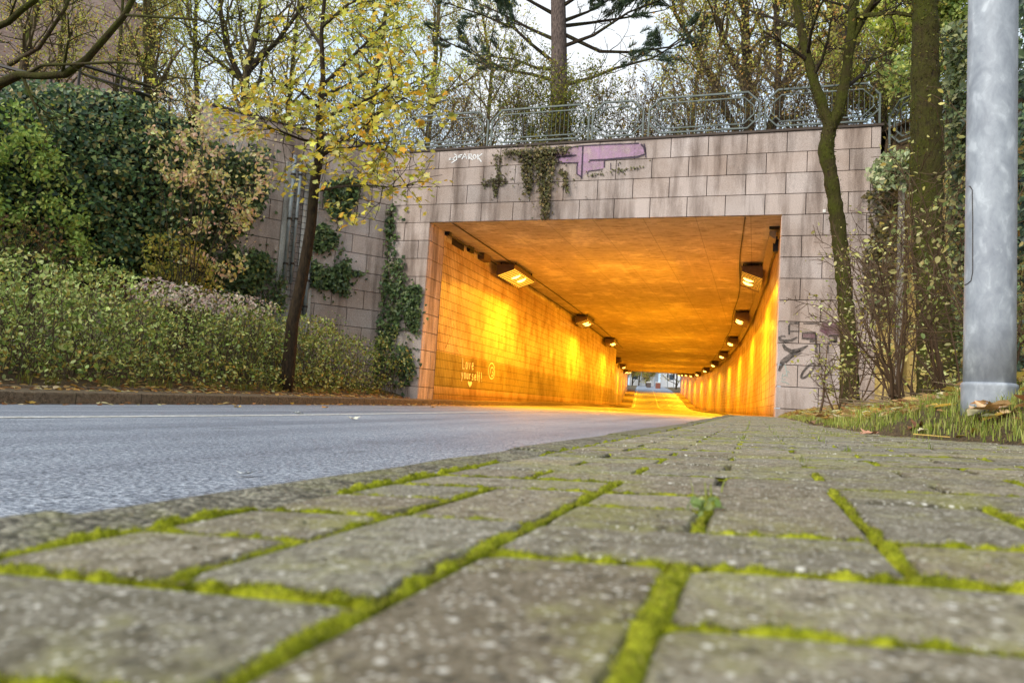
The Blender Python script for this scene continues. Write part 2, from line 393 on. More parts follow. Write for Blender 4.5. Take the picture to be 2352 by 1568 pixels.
# ------------------------------------------------------------------ ground sheets
g_ = MB(); g_.poly([(-600, -600, -1.4), (600, -600, -1.4), (600, 900, -1.4), (-600, 900, -1.4)]); o = g_.build('ground', SOIL); o['kind'] = 'structure'
sheet('road', lambda y: [kl(y)+(kr(y)-kl(y))*t for t in np.linspace(0, 1, 9)], YS, road_z, ASPH)
def marking(name, xo, w, segs, label=None):
    mb = MB()
    for a, b in segs:
        ys = np.arange(a, b+1e-6, .6 if b < 30 else 1.2); prev = None
        for y in ys:
            x = xo+Cx(y); p = [(x-w/2, y, road_z(x, y)+.005), (x+w/2, y, road_z(x, y)+.005)]
            i, j = mb.v(p[0]), mb.v(p[1])
            if prev: mb.F.append((prev[0], prev[1], j, i))
            prev = (i, j)
    o = mb.build(name, WHITEP); o['kind'] = 'structure'; return o
marking('lane_marking', -4.42, .13, [(-12, 150)])
marking('lane_marking', -2.9, .13, [(y, y+3.) for y in np.arange(34, 150, 6.)])
marking('edge_marking', -7.55, .12, [(26, 150)])

# near pavement: concrete pavers laid as the photo shows, one mesh of bevelled blocks
SH = .085
cols = [-.345+.1045*i for i in range(0, 18)]
cols[1], cols[2], cols[3], cols[4], cols[5] = -.238, -.136, -.033, .075, .185
for i in range(6, 18): cols[i] = .185+.105*(i-5)
def gy(r): return .06+.105*r
NR = 158
pav = MB(); jb_long = []; jb_tr = []
occ = {}
near = [(0, 2, 0, 1), (0, 2, 1, 1), (2, 1, 0, 1), (2, 1, 1, 2), (3, 2, 0, 1), (3, 2, 1, 1), (3, 2, 2, 1), (5, 2, 1, 1), (5, 2, 2, 1), (5, 2, 0, 1),
        (0, 1, 2, 1), (0, 1, 3, 1), (0, 1, 4, 1), (0, 1, 5, 1), (1, 1, 2, 2), (2, 2, 3, 1), (4, 2, 3, 1), (6, 1, 3, 2), (1, 1, 4, 2), (2, 1, 4, 1), (3, 1, 4, 2), (4, 1, 4, 2), (5, 1, 4, 1),
        (2, 1, 5, 1), (5, 2, 5, 1)]
blocks = []
for c, w, r, h in near:
    blocks.append((c, w, r, h))
    for a in range(w):
        for b in range(h): occ[(c+a, r+b)] = 1
for r in range(-6, NR):
    c = 0
    off = r % 2
    while c < 16:
        if (c, r) in occ: c += 1; continue
        w = 2
        if c == 0 and off == 1: w = 1
        if (c+1, r) in occ: w = 1
        if c+w > 16: w = 1
        blocks.append((c, w, r, 1)); c += w
def ppt(x, g, d=0.):
    y = g+SH*(x+.03); return (x, y, pav_z(x, y)+d)
for c, w, r, h in blocks:
    x0, x1, y0, y1 = cols[c], cols[c+w], gy(r), gy(r+h)
    if x0 > Xe((y0+y1)/2)+.12: continue
    gpx = .0045 if r < 14 else .004
    x0 += gpx; x1 -= gpx; y0 += .003; y1 -= .003
    k = R.uniform(.74, 1.16); t = R.uniform(-.05, .05)
    bc = rgb(172, 165, 151); pav.color((bc[0]*k*(1+t), bc[1]*k, bc[2]*k*(1-t)))
    dz = R.uniform(-.0012, .0012); tl = R.uniform(-.006, .006); bv = .0034
    def q(x, g, d): p = ppt(x, g, d+dz+tl*(x-x0)); return p
    if r < 12:
        cor = [(x0, y0), (x1, y0), (x1, y1), (x0, y1)]
        ring0 = []; ring1 = []; ring2 = []
        for k_, (x, y) in enumerate(cor):
            sx = 1 if k_ in (0, 3) else -1; sy = 1 if k_ in (0, 1) else -1
            a = .008
            for (dx, dy) in (((0, a), (a*.3, a*.3), (a, 0)) if k_ in (0, 2) else ((a, 0), (a*.3, a*.3), (0, a))):
                jx, jy = R.gauss(0, .0004), R.gauss(0, .0004)
                X_, Y_ = x+sx*dx+jx, y+sy*dy+jy
                cx, cy = (x0+x1)/2, (y0+y1)/2; top_c = pav.col
                ring0.append(q(X_, Y_, -.012)); ring1.append(q(X_, Y_, -.003))
                ux = bv if X_ < cx else -bv; uy = bv*2 if Y_ < cy else -bv*2
                ring2.append(q(X_+ux*.9, Y_+uy*.9, R.gauss(0, .0002)))
        pav.color((bc[0]*.16, bc[1]*.16, bc[2]*.14)); A = [pav.v(p) for p in ring0]; pav.color((bc[0]*.42, bc[1]*.42, bc[2]*.38)); B = [pav.v(p) for p in ring1]; pav.col = top_c; Cc = [pav.v(p) for p in ring2]; n = len(A)  # edge rings darkened: shade of the rounded edges plus dirt painted into colour
        for i in range(n):
            j = (i+1) % n
            pav.F += [(A[i], A[j], B[j], B[i]), (B[i], B[j], Cc[j], Cc[i])]
        pav.F.append(tuple(Cc))
    else:
        b4 = .011
        tc_ = pav.col; pav.color((bc[0]*.2, bc[1]*.2, bc[2]*.18)); lowr = [pav.v(p) for p in [q(x0, y0, -.01), q(x1, y0, -.01), q(x1, y1, -.01), q(x0, y1, -.01)]]; pav.col = tc_  # dark lower rim: joint shade and dirt put into the vertex colour
        upr = [pav.v(p) for p in [q(x0+.003, y0+b4, 0), q(x1-.003, y0+b4, 0), q(x1-.003, y1-b4, 0), q(x0+.003, y1-b4, 0)]]
        pav.F.append(tuple(upr))
        for k_ in range(4): pav.F.append((lowr[k_], lowr[(k_+1) % 4], upr[(k_+1) % 4], upr[k_]))
        if 0: pav.hexa([q(x0, y0, -.012), q(x1, y0, -.012), q(x1, y1, -.012), q(x0, y1, -.012)], [q(x0+b4, y0+b4, 0), q(x1-b4, y0+b4, 0), q(x1-b4, y1-b4, 0), q(x0+b4, y1-b4, 0)])
    jb_long += [(cols[c], y0-.002, y1+.002, r), (cols[c+w], y0-.002, y1+.002, r)]
    jb_tr += [(gy(r), x0, x1, r), (gy(r+h), x0, x1, r)]
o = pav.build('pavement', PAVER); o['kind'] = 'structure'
sheet('pavement_bed', lambda y: [KR+.02+(Xe(y)+.3-KR)*t for t in np.linspace(0, 1, 8)], list(np.arange(-2, 17.3, .25)), lambda x, y: pav_z(x, y)-.0085, JOINT)
# tunnel walkway on the right
ysw = list(np.arange(16.6, 142, 1.))
sheet('footpath', lambda y: [kr(y)+(WR(y)+.02-kr(y))*t for t in (0, .15, .5, 1)], ysw, lambda x, y: (pav_z(x, y) if y < 18 else max(Zr(y)+.1, pav_z(x, y)*(1-smooth(18, 40, y))+(Zr(y)+.1)*smooth(18, 40, y)))-.004, KERBL)
# near kerb stones
def kerb_line(name, xf, ztop, wid, side, ys, step, mat, drop=.14, jit=.004):
    mb = MB(); y = ys[0]
    while y < ys[1]:
        L = step if y < 60 else 4.; y2 = y+L-(.006 if side > 0 else .016)
        n = 6; rad = .022
        prof = [(0, -drop), (0, -rad), (rad*.3, -rad*.3), (rad, 0), (wid, 0), (wid, -drop)]
        dz = R.uniform(-jit, jit)
        rings = []
        for t in np.linspace(0, 1, n+1):
            yy = y+(y2-y)*t; x = xf(yy)
            rings.append([mb.v((x+side*a+R.gauss(0, .0006), yy, ztop(x, yy)+dz+b+R.gauss(0, .0006))) for a, b in prof])
        for i in range(n):
            for j in range(5):
                f = (rings[i][j], rings[i][j+1], rings[i+1][j+1], rings[i+1][j]); mb.F.append(f if side > 0 else tuple(reversed(f)))
        mb.F.append(tuple(rings[0])); mb.F.append(tuple(rings[-1])); y += L
    o = mb.build(name, mat); o['kind'] = 'structure'; return o
kerb_line('kerb', lambda y: kr(y), lambda x, y: pav_z(x, y)+.002 if y < 17 else max(Zr(y)+.1, pav_z(x, y)*(1-smooth(18, 40, y))+(Zr(y)+.1)*smooth(18, 40, y)), .126, 1, (-1.62, 140), 1.0, KERBM)
kerb_line('kerb', lambda y: kl(y), lambda x, y: road_z(x, y)+.145, .13, -1, (-10.3, 140), 1.0, KERBL, .3)
def lw_z(x, y): return road_z(kl(y), y)+.137+.03*(kl(y)-x)
sheet('footpath', lambda y: [kl(y)-.125-t*((.62 if y < 17 else kl(y)-.125-WL(y))) for t in (0, .3, .65, 1)][::-1], list(np.arange(-10, 142, 1.)), lw_z, KERBL)
kerb_line('kerb_edging', lambda y: kl(y)-.745, lambda x, y: lw_z(x, y)+.035, .06, -1, (-10, 16.6), .5, KERBL, .2)
def emb_z(X, Y):
    d = max(0, kl(Y)-.8-X); return lw_z(kl(Y)-.8, Y)+.02+.1*(1-math.exp(-d/.3))+.09*d
def wing_x(Y): return -9.6-(17.2-Y)*math.tan(W_ANG)
sheet('embankment', lambda y: [kl(y)-.8+(min(wing_x(y), -9.7)-.2-kl(y)+.8)*t for t in np.linspace(0, 1, 12)][::-1], list(np.arange(-8, 17.6, .4)), emb_z, SOIL)
def wing_xr(Y): return 2.45+(17.2-Y)*math.tan(W_ANG)
sheet('grass_bank', lambda y: [Xe(y)-.02+(max(wing_xr(y), 2.6)+.3-Xe(y))*t**2. for t in np.linspace(0, 1, 48)], list(np.arange(-3, 17.5, .1)), lambda x, y: bank_z(x, y)+.012*math.sin(9*x+5*y)*math.sin(7*y-3*x), SOIL2)
# hill top above the tunnel
hx = list(np.linspace(-90, -17, 12))+list(np.linspace(-16.5, -9.6, 16))+list(np.linspace(-9.2, 2.2, 8))+list(np.linspace(2.45, 70, 18))
HV = []; rows = 26
for x in hx:
    yf = 17.75
    if x < -9.6: yf = max(-6, 17.2-(-9.6-x)/math.tan(W_ANG))
    if x > 2.44: yf = max(-6, 17.2-(x-2.45)/math.tan(W_ANG))
    for j in range(rows):
        y = yf+.12+(EXIT+1-yf)*(j/(rows-1)); lowr_ = smooth(-12.3, -13.4, x)*0 + (1-smooth(-14.2, -12.4, x))*(1-smooth(0, 7, y-yf)) if x < -9.6 else 0; HV.append((x, y, 6.42-1.4*lowr_+.055*max(0, y-60)+(.0 if j == 0 else R.uniform(-.05, .12))))
idx = np.arange(len(hx)*rows).reshape(len(hx), rows)
o = arr_mesh('hilltop', np.array(HV), np.stack([idx[:-1, :-1], idx[1:, :-1], idx[1:, 1:], idx[:-1, 1:]], axis=-1).reshape(-1, 4), SOIL); o['kind'] = 'structure'
o = sheet('far_ground', lambda y: [kl(y)-90, kl(y)-30, kl(y)-.02, kr(y)+.02, kr(y)+30, kr(y)+90], list(np.arange(139.5, 420, 6.)), lambda x, y: Zr(y)-.03+(.06*max(0, x-kr(y)-.3) if x < kr(y)+31 else 1.8), SOIL)

# ------------------------------------------------------------------ tunnel
tun = thing('tunnel', 'road underpass with pinkish granite block portal and orange lit tiled inside walls', 'tunnel', (-4, YF, 0))
CH = .49; BW = .8785; Z0 = 4.57
gcol = rgb(230, 219, 214)
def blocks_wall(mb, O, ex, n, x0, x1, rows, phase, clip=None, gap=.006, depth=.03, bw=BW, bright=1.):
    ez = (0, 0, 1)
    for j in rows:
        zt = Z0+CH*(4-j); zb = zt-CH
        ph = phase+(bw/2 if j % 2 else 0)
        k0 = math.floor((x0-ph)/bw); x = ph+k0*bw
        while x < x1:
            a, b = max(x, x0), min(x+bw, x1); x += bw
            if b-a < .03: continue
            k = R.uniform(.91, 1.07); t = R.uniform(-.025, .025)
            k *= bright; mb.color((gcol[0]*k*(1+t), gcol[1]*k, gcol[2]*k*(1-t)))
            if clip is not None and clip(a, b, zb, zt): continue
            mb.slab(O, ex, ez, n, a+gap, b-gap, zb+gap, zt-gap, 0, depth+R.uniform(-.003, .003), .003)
PH = -8.286-BW*2
fac = MB()
blocks_wall(fac, (0, YF+.03, 0), (1, 0, 0), (0, -1, 0), -9.62, 2.45, range(0, 4), PH)
blocks_wall(fac, (0, YF+.03, 0), (1, 0, 0), (0, -1, 0), -9.62, -8.42, range(4, 15), PH)
blocks_wall(fac, (0, YF+.03, 0), (1, 0, 0), (0, -1, 0), .43, 2.45, range(4, 15), .0+.43+.005)
blocks_wall(fac, (-8.45, YF+.03, 0), (0, 1, 0), (1, 0, 0), .0, .95, range(4, 15), .12, bw=.95, bright=1.35)  # both jambs get brighter granite: lamp light painted into the block colour
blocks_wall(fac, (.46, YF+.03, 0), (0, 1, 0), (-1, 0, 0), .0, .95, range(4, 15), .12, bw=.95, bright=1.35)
fac.build('portal_wall', GRAN, tun)
bk = MB()
bk.box(-9.62, 2.46, YF+.035, YF+.9, Z0+.004, Z0+4*CH-.01); bk.box(-9.62, -8.455, YF+.035, YF+2.5, -1, Z0+.002); bk.box(.61, 2.46, YF+.035, YF+2.5, -1, Z0+.002)
bk.build('wall_core', DARKJ, tun)
cp = MB(); cp.box(-9.66, 2.5, YF-.035, YF+.5, Z0+4*CH+.0, Z0+4*CH+.055); cp.build('coping', CAPM, tun)

def strip(name, X, z0f, z1f, y0, y1, mat, flip, uvbase=0., step=1., band=True):
    ys = list(np.arange(y0, y1, step))+[y1]; V = []; UV = []; s = 0; C = []
    for i, y in enumerate(ys):
        if i: s += math.hypot(ys[i]-ys[i-1], X(ys[i])-X(ys[i-1]))
        a, b = z0f(y), z1f(y)
        V += [(X(y), y, a), (X(y), y, b)]; lift = .85*(Zr(y)+.17) if y > 60 else 0
        UV += [(s, a-lift), (s, b-lift)]; bd = 1. if band else 0.; C += [(bd, bd, bd, 1)]*2
    n = len(ys); Fc = np.array([(2*i, 2*i+2, 2*i+3, 2*i+1) if not flip else (2*i, 2*i+1, 2*i+3, 2*i+2) for i in range(n-1)])
    o = arr_mesh(name, np.array(V), Fc, mat, tun, C)
    uv = o.data.uv_layers.new(name='UVMap'); UV = np.array(UV)
    uv.data.foreach_set('uv', UV[Fc.ravel()].astype(np.float32).ravel()); return o
lo = lambda y: min(Zr(y)-.4, -.5) if y < 80 else Zr(y)-.4
strip('tiled_wall', WL, lo, lambda y: Zc(y)-.26, 18.15, 57.99, TILE, False)
strip('tiled_wall', WL, lo, lambda y: Zc(y)-.26, 58.0, EXIT, TILE, False)
strip('tiled_wall', WR, lo, lambda y: Zc(y)-.26, 18.15, EXIT, TILE, True, band=False)
strip('wall_head', lambda y: WL(y)-.03, lambda y: Zc(y)-.3, lambda y: Zc(y)+.02, 18.15, 57.99, CEIL, False)
strip('wall_head', lambda y: WL(y)-.03, lambda y: Zc(y)-.3, lambda y: Zc(y)+.02, 58, EXIT, CEIL, False)
strip('wall_head', lambda y: WR(y)+.03, lambda y: Zc(y)-.3, lambda y: Zc(y)+.02, 18.15, EXIT, CEIL, True)
rt_ = MB(); rt_.box(WL(58.1)-.2, WL(57.9)+.0, 57.95, 58.0, -.6, Zc(58)); rt_.build('niche_wall', CEIL, tun)
ysc = list(np.arange(YF+.03, EXIT, 1.))+[EXIT]
cl = sheet('ceiling', lambda y: [(-8.5 if y < 18.2 else WL(y)-.1)+((.5 if y < 18.2 else WR(y)+.1)-(-8.5 if y < 18.2 else WL(y)-.1))*t for t in (0, .25, .5, .75, 1)], ysc, lambda x, y: Zc(y), CEIL, tun)
ed = MB(); ed.box(WL(140)-3, WR(140)+3, EXIT-.2, EXIT+.4, Zc(140)-.05, Zc(140)+4); ed.build('exit_lintel', CONC, tun)

# graffiti on the portal
GP = make_paint('graffiti_pink', rgb(184, 144, 176), .44, 4.5); GD = make_paint('graffiti_dark', rgb(58, 42, 60), .62, 9); GW = make_paint('graffiti_white', rgb(235, 235, 235), .7, 20)
GT = make_paint('graffiti_umber', rgb(52, 46, 40), .48, 7); GM = make_paint('graffiti_plum', rgb(112, 72, 84), .45, 5); GC = make_paint('graffiti_chalk', rgb(170, 186, 178), .5, 12); GY = make_paint('graffiti_chalk_white', rgb(245, 240, 222), .75, 8)  # GT: plain dark brown paint for the tags on the piers
YP = YF-.008
def w1(x, y):  # survey sheet of the wall above the opening
    s = 650/2352*.8243; return at(1200*.8243+x*s, 380*.8243+y*s, YP)
def w2(x, y):  # survey sheet of the right pier
    s = 280/1372*.8243; return at(2140*.8243+x*s, 860*.8243+y*s, YP)
def off(p, d): return Vector((p[0], p[1]-d, p[2]))
NF = (0, -1, 0)
gp = MB()
for poly in ([(1240, 160), (1370, 120), (1540, 92), (2120, 75), (2150, 120), (2150, 185), (1800, 230), (1760, 232), (1750, 320), (1590, 350), (1520, 415), (1475, 380), (1480, 265), (1290, 270), (1290, 215), (1245, 205)],
             [(910, 165), (1010, 155), (1040, 240), (905, 262)]):
    gp.poly([w1(*p) for p in reversed(poly)])
gp.build('graffiti', GP, tun)
gd = MB()
for pts, w in (([(905, 165), (908, 262), (1050, 245)], .03), ([(1230, 210), (1300, 208), (1470, 192)], .05), ([(1290, 212), (1290, 270), (1490, 268)], .035), ([(1535, 98), (1530, 240), (1522, 430)], .045),
               ([(1600, 243), (1760, 236), (1900, 222), (2080, 210), (2150, 185), (2168, 175), (2150, 110), (2120, 80)], .045), ([(2150, 75), (2165, 120), (2170, 215)], .03), ([(1752, 238), (1750, 315)], .035),
               ([(1580, 385), (1590, 352), (1735, 335)], .03), ([(1475, 300), (1475, 380), (1520, 410)], .035), ([(1370, 118), (1540, 95), (1800, 82), (2100, 72)], .04), ([(1815, 270), (1815, 335)], .02), ([(1890, 270), (1895, 300)], .02), ([(1480, 268), (1480, 300)], .04)):
    gd.ribbon([off(w1(*p), .003) for p in pts], w, None, NF, None)
gd.build('graffiti', GD, tun)
gw = MB()
for pts in ([(185, 235), (225, 228), (265, 195), (240, 178)], [(190, 222), (240, 238)], [(265, 195), (262, 235), (210, 270)], [(320, 185), (285, 195), (280, 212), (305, 208)], [(315, 232), (345, 175), (365, 228)], [(330, 210), (370, 205)],
            [(385, 232), (388, 178), (412, 182), (410, 205), (388, 210), (425, 238)], [(440, 185), (425, 205), (440, 232), (460, 212), (450, 186), (440, 185)], [(475, 180), (478, 235)], [(520, 175), (478, 208), (512, 258)]):
    gw.ribbon([off(w1(*p), .003) for p in pts], .034, None, NF, None)
gw.build('graffiti', GW, tun)
gs = MB()
def arc(cx, cy, rx, ry, a0, a1, n=14, rot=0):
    r = []
    for i in range(n+1):
        a = math.radians(a0+(a1-a0)*i/n); x, y = rx*math.cos(a), ry*math.sin(a); c, s = math.cos(rot), math.sin(rot)
        r.append((cx+c*x-s*y, cy+s*x+c*y))
    return r
for pts, w in (([(240, 378), (190, 372), (152, 395), (165, 425), (230, 442), (320, 432), (400, 385)], [.03, .05, .06, .07, .07, .06, .03]), ([(200, 480), (240, 545), (320, 585), (440, 560), (545, 500)], [.05, .09, .1, .09, .03]),
               ([(440, 570), (320, 630), (200, 720), (150, 850)], [.04, .1, .11, .05]), ([(460, 600), (330, 660), (240, 740)], [.02, .03, .03]), (arc(545, 845, 130, 42, 0, 360, 26, -.85), .05),
               ([(430, 195), (300, 200), (285, 240), (290, 350)], .04), ([(300, 308), (430, 305)], .03), ([(700, 200), (480, 200)], .03), ([(650, 325), (470, 328), (465, 405), (660, 415)], .05), ([(600, 420), (600, 460)], .1), ([(655, 340), (655, 600)], .05),
               ([(830, 370), (990, 365)], .04), ([(830, 480), (840, 445), (930, 440)], .05), ([(920, 380), (920, 460)], .08), ([(820, 500), (815, 610)], .03)):
    gs.ribbon([off(w2(*p), .003) for p in pts], w, None, NF, None)
gs.build('graffiti', GT, tun)
gm = MB(); gm.poly([w2(*p) for p in reversed([(740, 190), (1005, 195), (1000, 370), (900, 365), (830, 385), (700, 300)])]); gm.poly([w2(*p) for p in reversed([(470, 335), (655, 330), (655, 410), (470, 405)])]); gm.build('graffiti', GM, tun)
gc = MB()
for pts in ([(230, 760), (250, 850), (262, 930)], [(262, 850), (295, 870)], [(200, 880), (190, 960), (240, 960)], [(205, 920), (240, 900)], [(175, 985), (230, 1000), (290, 1030)]):
    gc.ribbon([off(w2(*p), .003) for p in pts], .022, None, NF, None)
gc.build('graffiti', GC, tun)
g5 = MB()
for pts in ([(924, 742), (940, 740)], [(931, 741), (931, 756)], [(946, 743), (938, 750), (945, 756)]): g5.ribbon([at(x, y, YP) for x, y in pts], .025, None, NF, None)
g5.build('graffiti', GT, tun)
# chalk words on the tiles
def w3(x, y):
    s = 380/1146*.8243; px, py = 1180*.8243+x*s, 640*.8243+y*s
    Y = 19.
    for _ in range(12):
        d = sight(px, py); X = WL(Y)+.012; Y = d.y*X/d.x
    return d*(Y/d.y)
GLY = {'L': [[(0, 1), (0, 0), (.6, 0)]], 'o': [arc(.3, .3, .28, .3, 0, 360, 10)], 'v': [[(0, .6), (.28, 0), (.55, .6)]], 'e': [[(.02, .32), (.55, .34), (.45, .6), (.15, .55), (0, .3), (.2, 0), (.55, .08)]],
       'y': [[(0, .6), (.25, .1)], [(.55, .6), (.25, .05), (0, -.35)]], 'u': [[(0, .6), (.05, .1), (.3, 0), (.5, .15), (.52, .6), (.55, 0)]], 'r': [[(0, .6), (.05, 0)], [(.05, .35), (.25, .58), (.5, .52)]],
       's': [[(.5, .55), (.2, .6), (.05, .42), (.45, .22), (.4, .02), (0, .05)]], 'l': [[(.1, 1), (.12, 0)]], 'f': [[(.5, .9), (.25, .95), (.22, -.1)], [(0, .55), (.45, .55)]], '!': [[(.1, 1), (.12, .3)], [(.1, .1), (.13, 0)]]}
wd = MB(); NW = (1, 0, 0)
def word(txt, x, y, adv, h, dy):
    for ch in txt:
        for st in GLY[ch]:
            wd.ribbon([w3(x+a*adv*.85, y-b*h) for a, b in st], .045, None, NW, None)
        x += adv*(.5 if ch in 'l!' else .95); y += dy
word('Love', 330, 1165, 27, 90, 3); wd.build('graffiti', GY, tun); wd = MB(); word('yourself!', 320, 1244, 23, 78, 4)
wd.build('graffiti', GY, tun); wd = MB()
for st in (arc(573, 1186, 26, 66, -90, 270, 22), arc(577, 1192, 15, 36, -200, 120, 14), [(577, 1190), (585, 1205), (580, 1212)]): wd.ribbon([w3(*p) for p in st], .034, None, NW, None)
wd.build('graffiti', GY, tun); wd = MB()
ht = [(390, 1322), (376, 1298), (372, 1280), (380, 1270), (390, 1280), (400, 1270), (409, 1282), (404, 1302)]; wd.poly([w3(*p) for p in ht])
wd.build('graffiti', GY, tun)
GBR = make_paint('graffiti_brown', rgb(140, 100, 50), .45, 9)
for pts in ([(255, 790), (230, 850), (205, 940), (190, 985)], [(265, 800), (225, 900), (180, 1000)], [(280, 1010), (310, 1045)], [(800, 960), (770, 1060), (760, 1140)], [(815, 960), (790, 1080), (820, 1110)], arc(868, 1035, 10, 22, 40, 330, 10)):
    wdk = MB(); wdk.ribbon([w3(*p)+Vector((.002, 0, 0)) for p in pts], .02, None, NW, None); wdk.build('graffiti', GBR, tun)

# service plate on the right pier
pl = MB(); c = at(1893, 485, YF); pl.box(c.x-.03, c.x+.03, YF-.02, YF-.002, c.z-.035, c.z+.035); o = pl.build('wall_plate', WHITEO); tag(o, 'tiny white square plate on the granite right of the opening', 'plate')

# ------------------------------------------------------------------ tunnel lamps
def lamp_proto():
    e = thing('floodlight', 'x', 'floodlight')
    # local: +x towards road centre, y along tunnel, z up; hung under the ceiling
    h = MB()
    L = 1.3
    prof = [(-.3, .26), (.3, .26), (.3, .16), (-.3, -.06)]
    A = [(x, -L, z) for x, z in prof]; B = [(x, L, z) for x, z in prof]
    i = [h.v(p) for p in A]; j = [h.v(p) for p in B]
    h.F += [tuple(i), tuple(reversed(j))]
    for k in (0, 1, 3): h.F.append((i[k], j[k], j[(k+1) % 4], i[(k+1) % 4]))
    h.box(-.33, .33, -L-.03, L+.03, .26, .3)
    hou = h.build('housing', BROWNM, e, local=True)
    br = MB()
    for y in (-1., 1.):
        br.box(-.28, -.24, y-.02, y+.02, .3, .42); br.box(.24, .28, y-.02, y+.02, .3, .42)
    br.box(-.26, .26, -1.02, 1.02, .33, .37)
    br.build('bracket', DARKM, hou, local=True)
    def Pn(t, y, d): # on the sloping face
        x = .3-.6*t; z = .16-.22*t; n = (.344, -.939); return (x+n[0]*d, y, z+n[1]*d)
    ln = MB(); ln.poly([Pn(0, -L, -.004), Pn(1, -L, -.004), Pn(1, L, -.004), Pn(0, L, -.004)]); lens_o = ln.build('lens', LENS, e, local=True)
    lv = MB()
    for y in np.linspace(-L, L, 13):
        lv.hexa([Pn(0, y-.008, .0), Pn(1, y-.008, .0), Pn(1, y+.008, .0), Pn(0, y+.008, .0)], [Pn(0, y-.008, .03), Pn(1, y-.008, .03), Pn(1, y+.008, .03), Pn(0, y+.008, .03)])
    lv.build('louvre', BROWNM, lens_o, local=True)
    for y in (-.35, .35):
        t = MB(); pts = [Pn(u, y, .02) for u in np.linspace(.12, .62, 7)]; t.tube(pts, [.02, .05, .065, .07, .065, .05, .02], 8)
        t.build('lamp_tube', TUBE, lens_o, local=True)
    return e
proto = lamp_proto()
kids = list(proto.children)
def place_lamp(Y, side, label, lit=True, first=False):
    e = proto if first else proto.copy()
    if not first:
        COL.objects.link(e)
        for c in kids:
            d = c.copy(); d.data = c.data
            COL.objects.link(d); d.parent = e
            for gch in c.children:
                if not lit and gch.name.startswith('lamp_tube'): continue
                d2 = gch.copy(); COL.objects.link(d2); d2.parent = d
            if not lit and c.name.startswith('lens'):
                d.data = c.data.copy(); d.data.materials[0] = BROWNM
    x = (WL(Y)+.5) if side < 0 else (WR(Y)-.52)
    e.location = (x, Y, Zc(Y)-.43)
    ang = math.atan2(-(Cx(Y+1)-Cx(Y-1))/2, 1)
    e.rotation_euler = (0, 0, ang+(0 if side < 0 else PI))
    e['label'] = label; e['group'] = 'sodium floodlights along the tunnel ceiling'
    if lit:
        ld = bpy.data.lights.new('sodium_lamp', 'AREA'); ld.shape = 'RECTANGLE'; ld.size = .45; ld.size_y = 2.2
        ld.energy = 1180 if side > 0 else 980; ld.color = (1., .395, .012); ld.spread = math.radians(175)
        lo_ = bpy.data.objects.new('sodium_lamp', ld); COL.objects.link(lo_); lo_.parent = e
        lo_.location = (.62, 0, -.1); lo_.rotation_euler = (0, math.radians(-22), 0)
    return e
ordn = ['first', 'second', 'third', 'fourth', 'fifth', 'sixth', 'seventh', 'eighth', 'ninth', 'tenth', 'eleventh']
for i, Y in enumerate([23.9, 34.6, 46.2, 57.5, 69, 80, 91, 102, 113, 124, 134]):
    place_lamp(Y, 1, f'lit orange louvred floodlight, {ordn[i]} from the entrance along the right tunnel wall', first=(i == 0))
for i, Y in enumerate([23.6, 37.2, 49.2]):
    place_lamp(Y, -1, f'lit orange louvred floodlight, {ordn[i]} lit one from the entrance along the left tunnel wall')
place_lamp(61, -1, 'dark unlit floodlight deep on the left, nearer of two past the wall edge', False)
place_lamp(69, -1, 'dark unlit floodlight deep on the left, farther of two past the wall edge', False)
place_lamp(80, -1, 'small lit floodlight seen past the far edge of the left wall')
for i, Y in enumerate([95, 110, 125]): place_lamp(Y, -1, f'lit floodlight near the far exit on the left wall, {ordn[i]} of three')
# cables and tray
def along(mb, xf, zf, y0, y1, r, k=6, step=2.):
    ys = list(np.arange(y0, y1, step))+[y1]; mb.tube([(xf(y), y, zf(y)) for y in ys], r, k)
mb = MB()
ys = list(np.arange(18.3, 139, 1.5))
for side in (0,):
    pr_ = None
    for y in ys:
        x = WR(y)-.1; z = Zc(y)-.2
        ring = [mb.v((x-.13, y, z+.1)), mb.v((x+.02, y, z+.1)), mb.v((x+.02, y, z-.12)), mb.v((x-.13, y, z-.02))]
        if pr_:
            for k in range(4): mb.F.append((pr_[k], ring[k], ring[(k+1) % 4], pr_[(k+1) % 4]))
        else: mb.F.append(tuple(ring))
        pr_ = ring
tag(mb.build('cable_tray', m_plain('tray', rgb(150, 128, 98), .6)), 'long boxed cable tray running under the ceiling along the right wall', 'cable tray')
mb = MB(); along(mb, lambda y: WR(y)-.85+.05*math.sin(y*.5), lambda y: Zc(y)-.03, YF+.05, 70, .014); tag(mb.build('ceiling_cable', DARKM), 'thin dark cable along the ceiling above the right floodlights', 'cable')
mb = MB(); along(mb, lambda y: WL(y)+.62, lambda y: Zc(y)-.03, YF+.05, 57, .018); tag(mb.build('ceiling_cable', DARKM), 'thin dark cable on the ceiling above the left floodlights', 'cable')
mb = MB(); along(mb, lambda y: WL(y)+.1, lambda y: Zc(y)-.1, 18.2, 57, .03); tag(mb.build('wall_conduit', DARKM), 'dark conduit in the corner where left tiled wall meets ceiling', 'conduit')
def small_box(name, label, cat, c, sx, sy, sz, mat, lens=False):
    e = thing(name, label, cat, c); b = MB()
    b.box(-sx, sx, -sy, sy, -sz, sz); b.build('casing', mat, e, local=True)
    b = MB(); b.box(-sx*.5, sx*.5, -sy*.3, sy*.3, sz, sz+.1); b.build('bracket', DARKM, e, local=True)
    if lens:
        b = MB(); b.tube([(0, -sy, 0), (0, -sy-.04, 0)], sz*.7, 10); b.build('lens', BLACK, e, local=True)
    return e
small_box('traffic_camera', 'small black camera box under the ceiling on the left near the entrance', 'camera', at(1078, 573, 20.2), .09, .18, .09, BLACK, True)
small_box('junction_box', 'brown junction box behind the camera under the left ceiling corner', 'box', at(1112, 592, 21.3), .12, .3, .1, BROWNM)
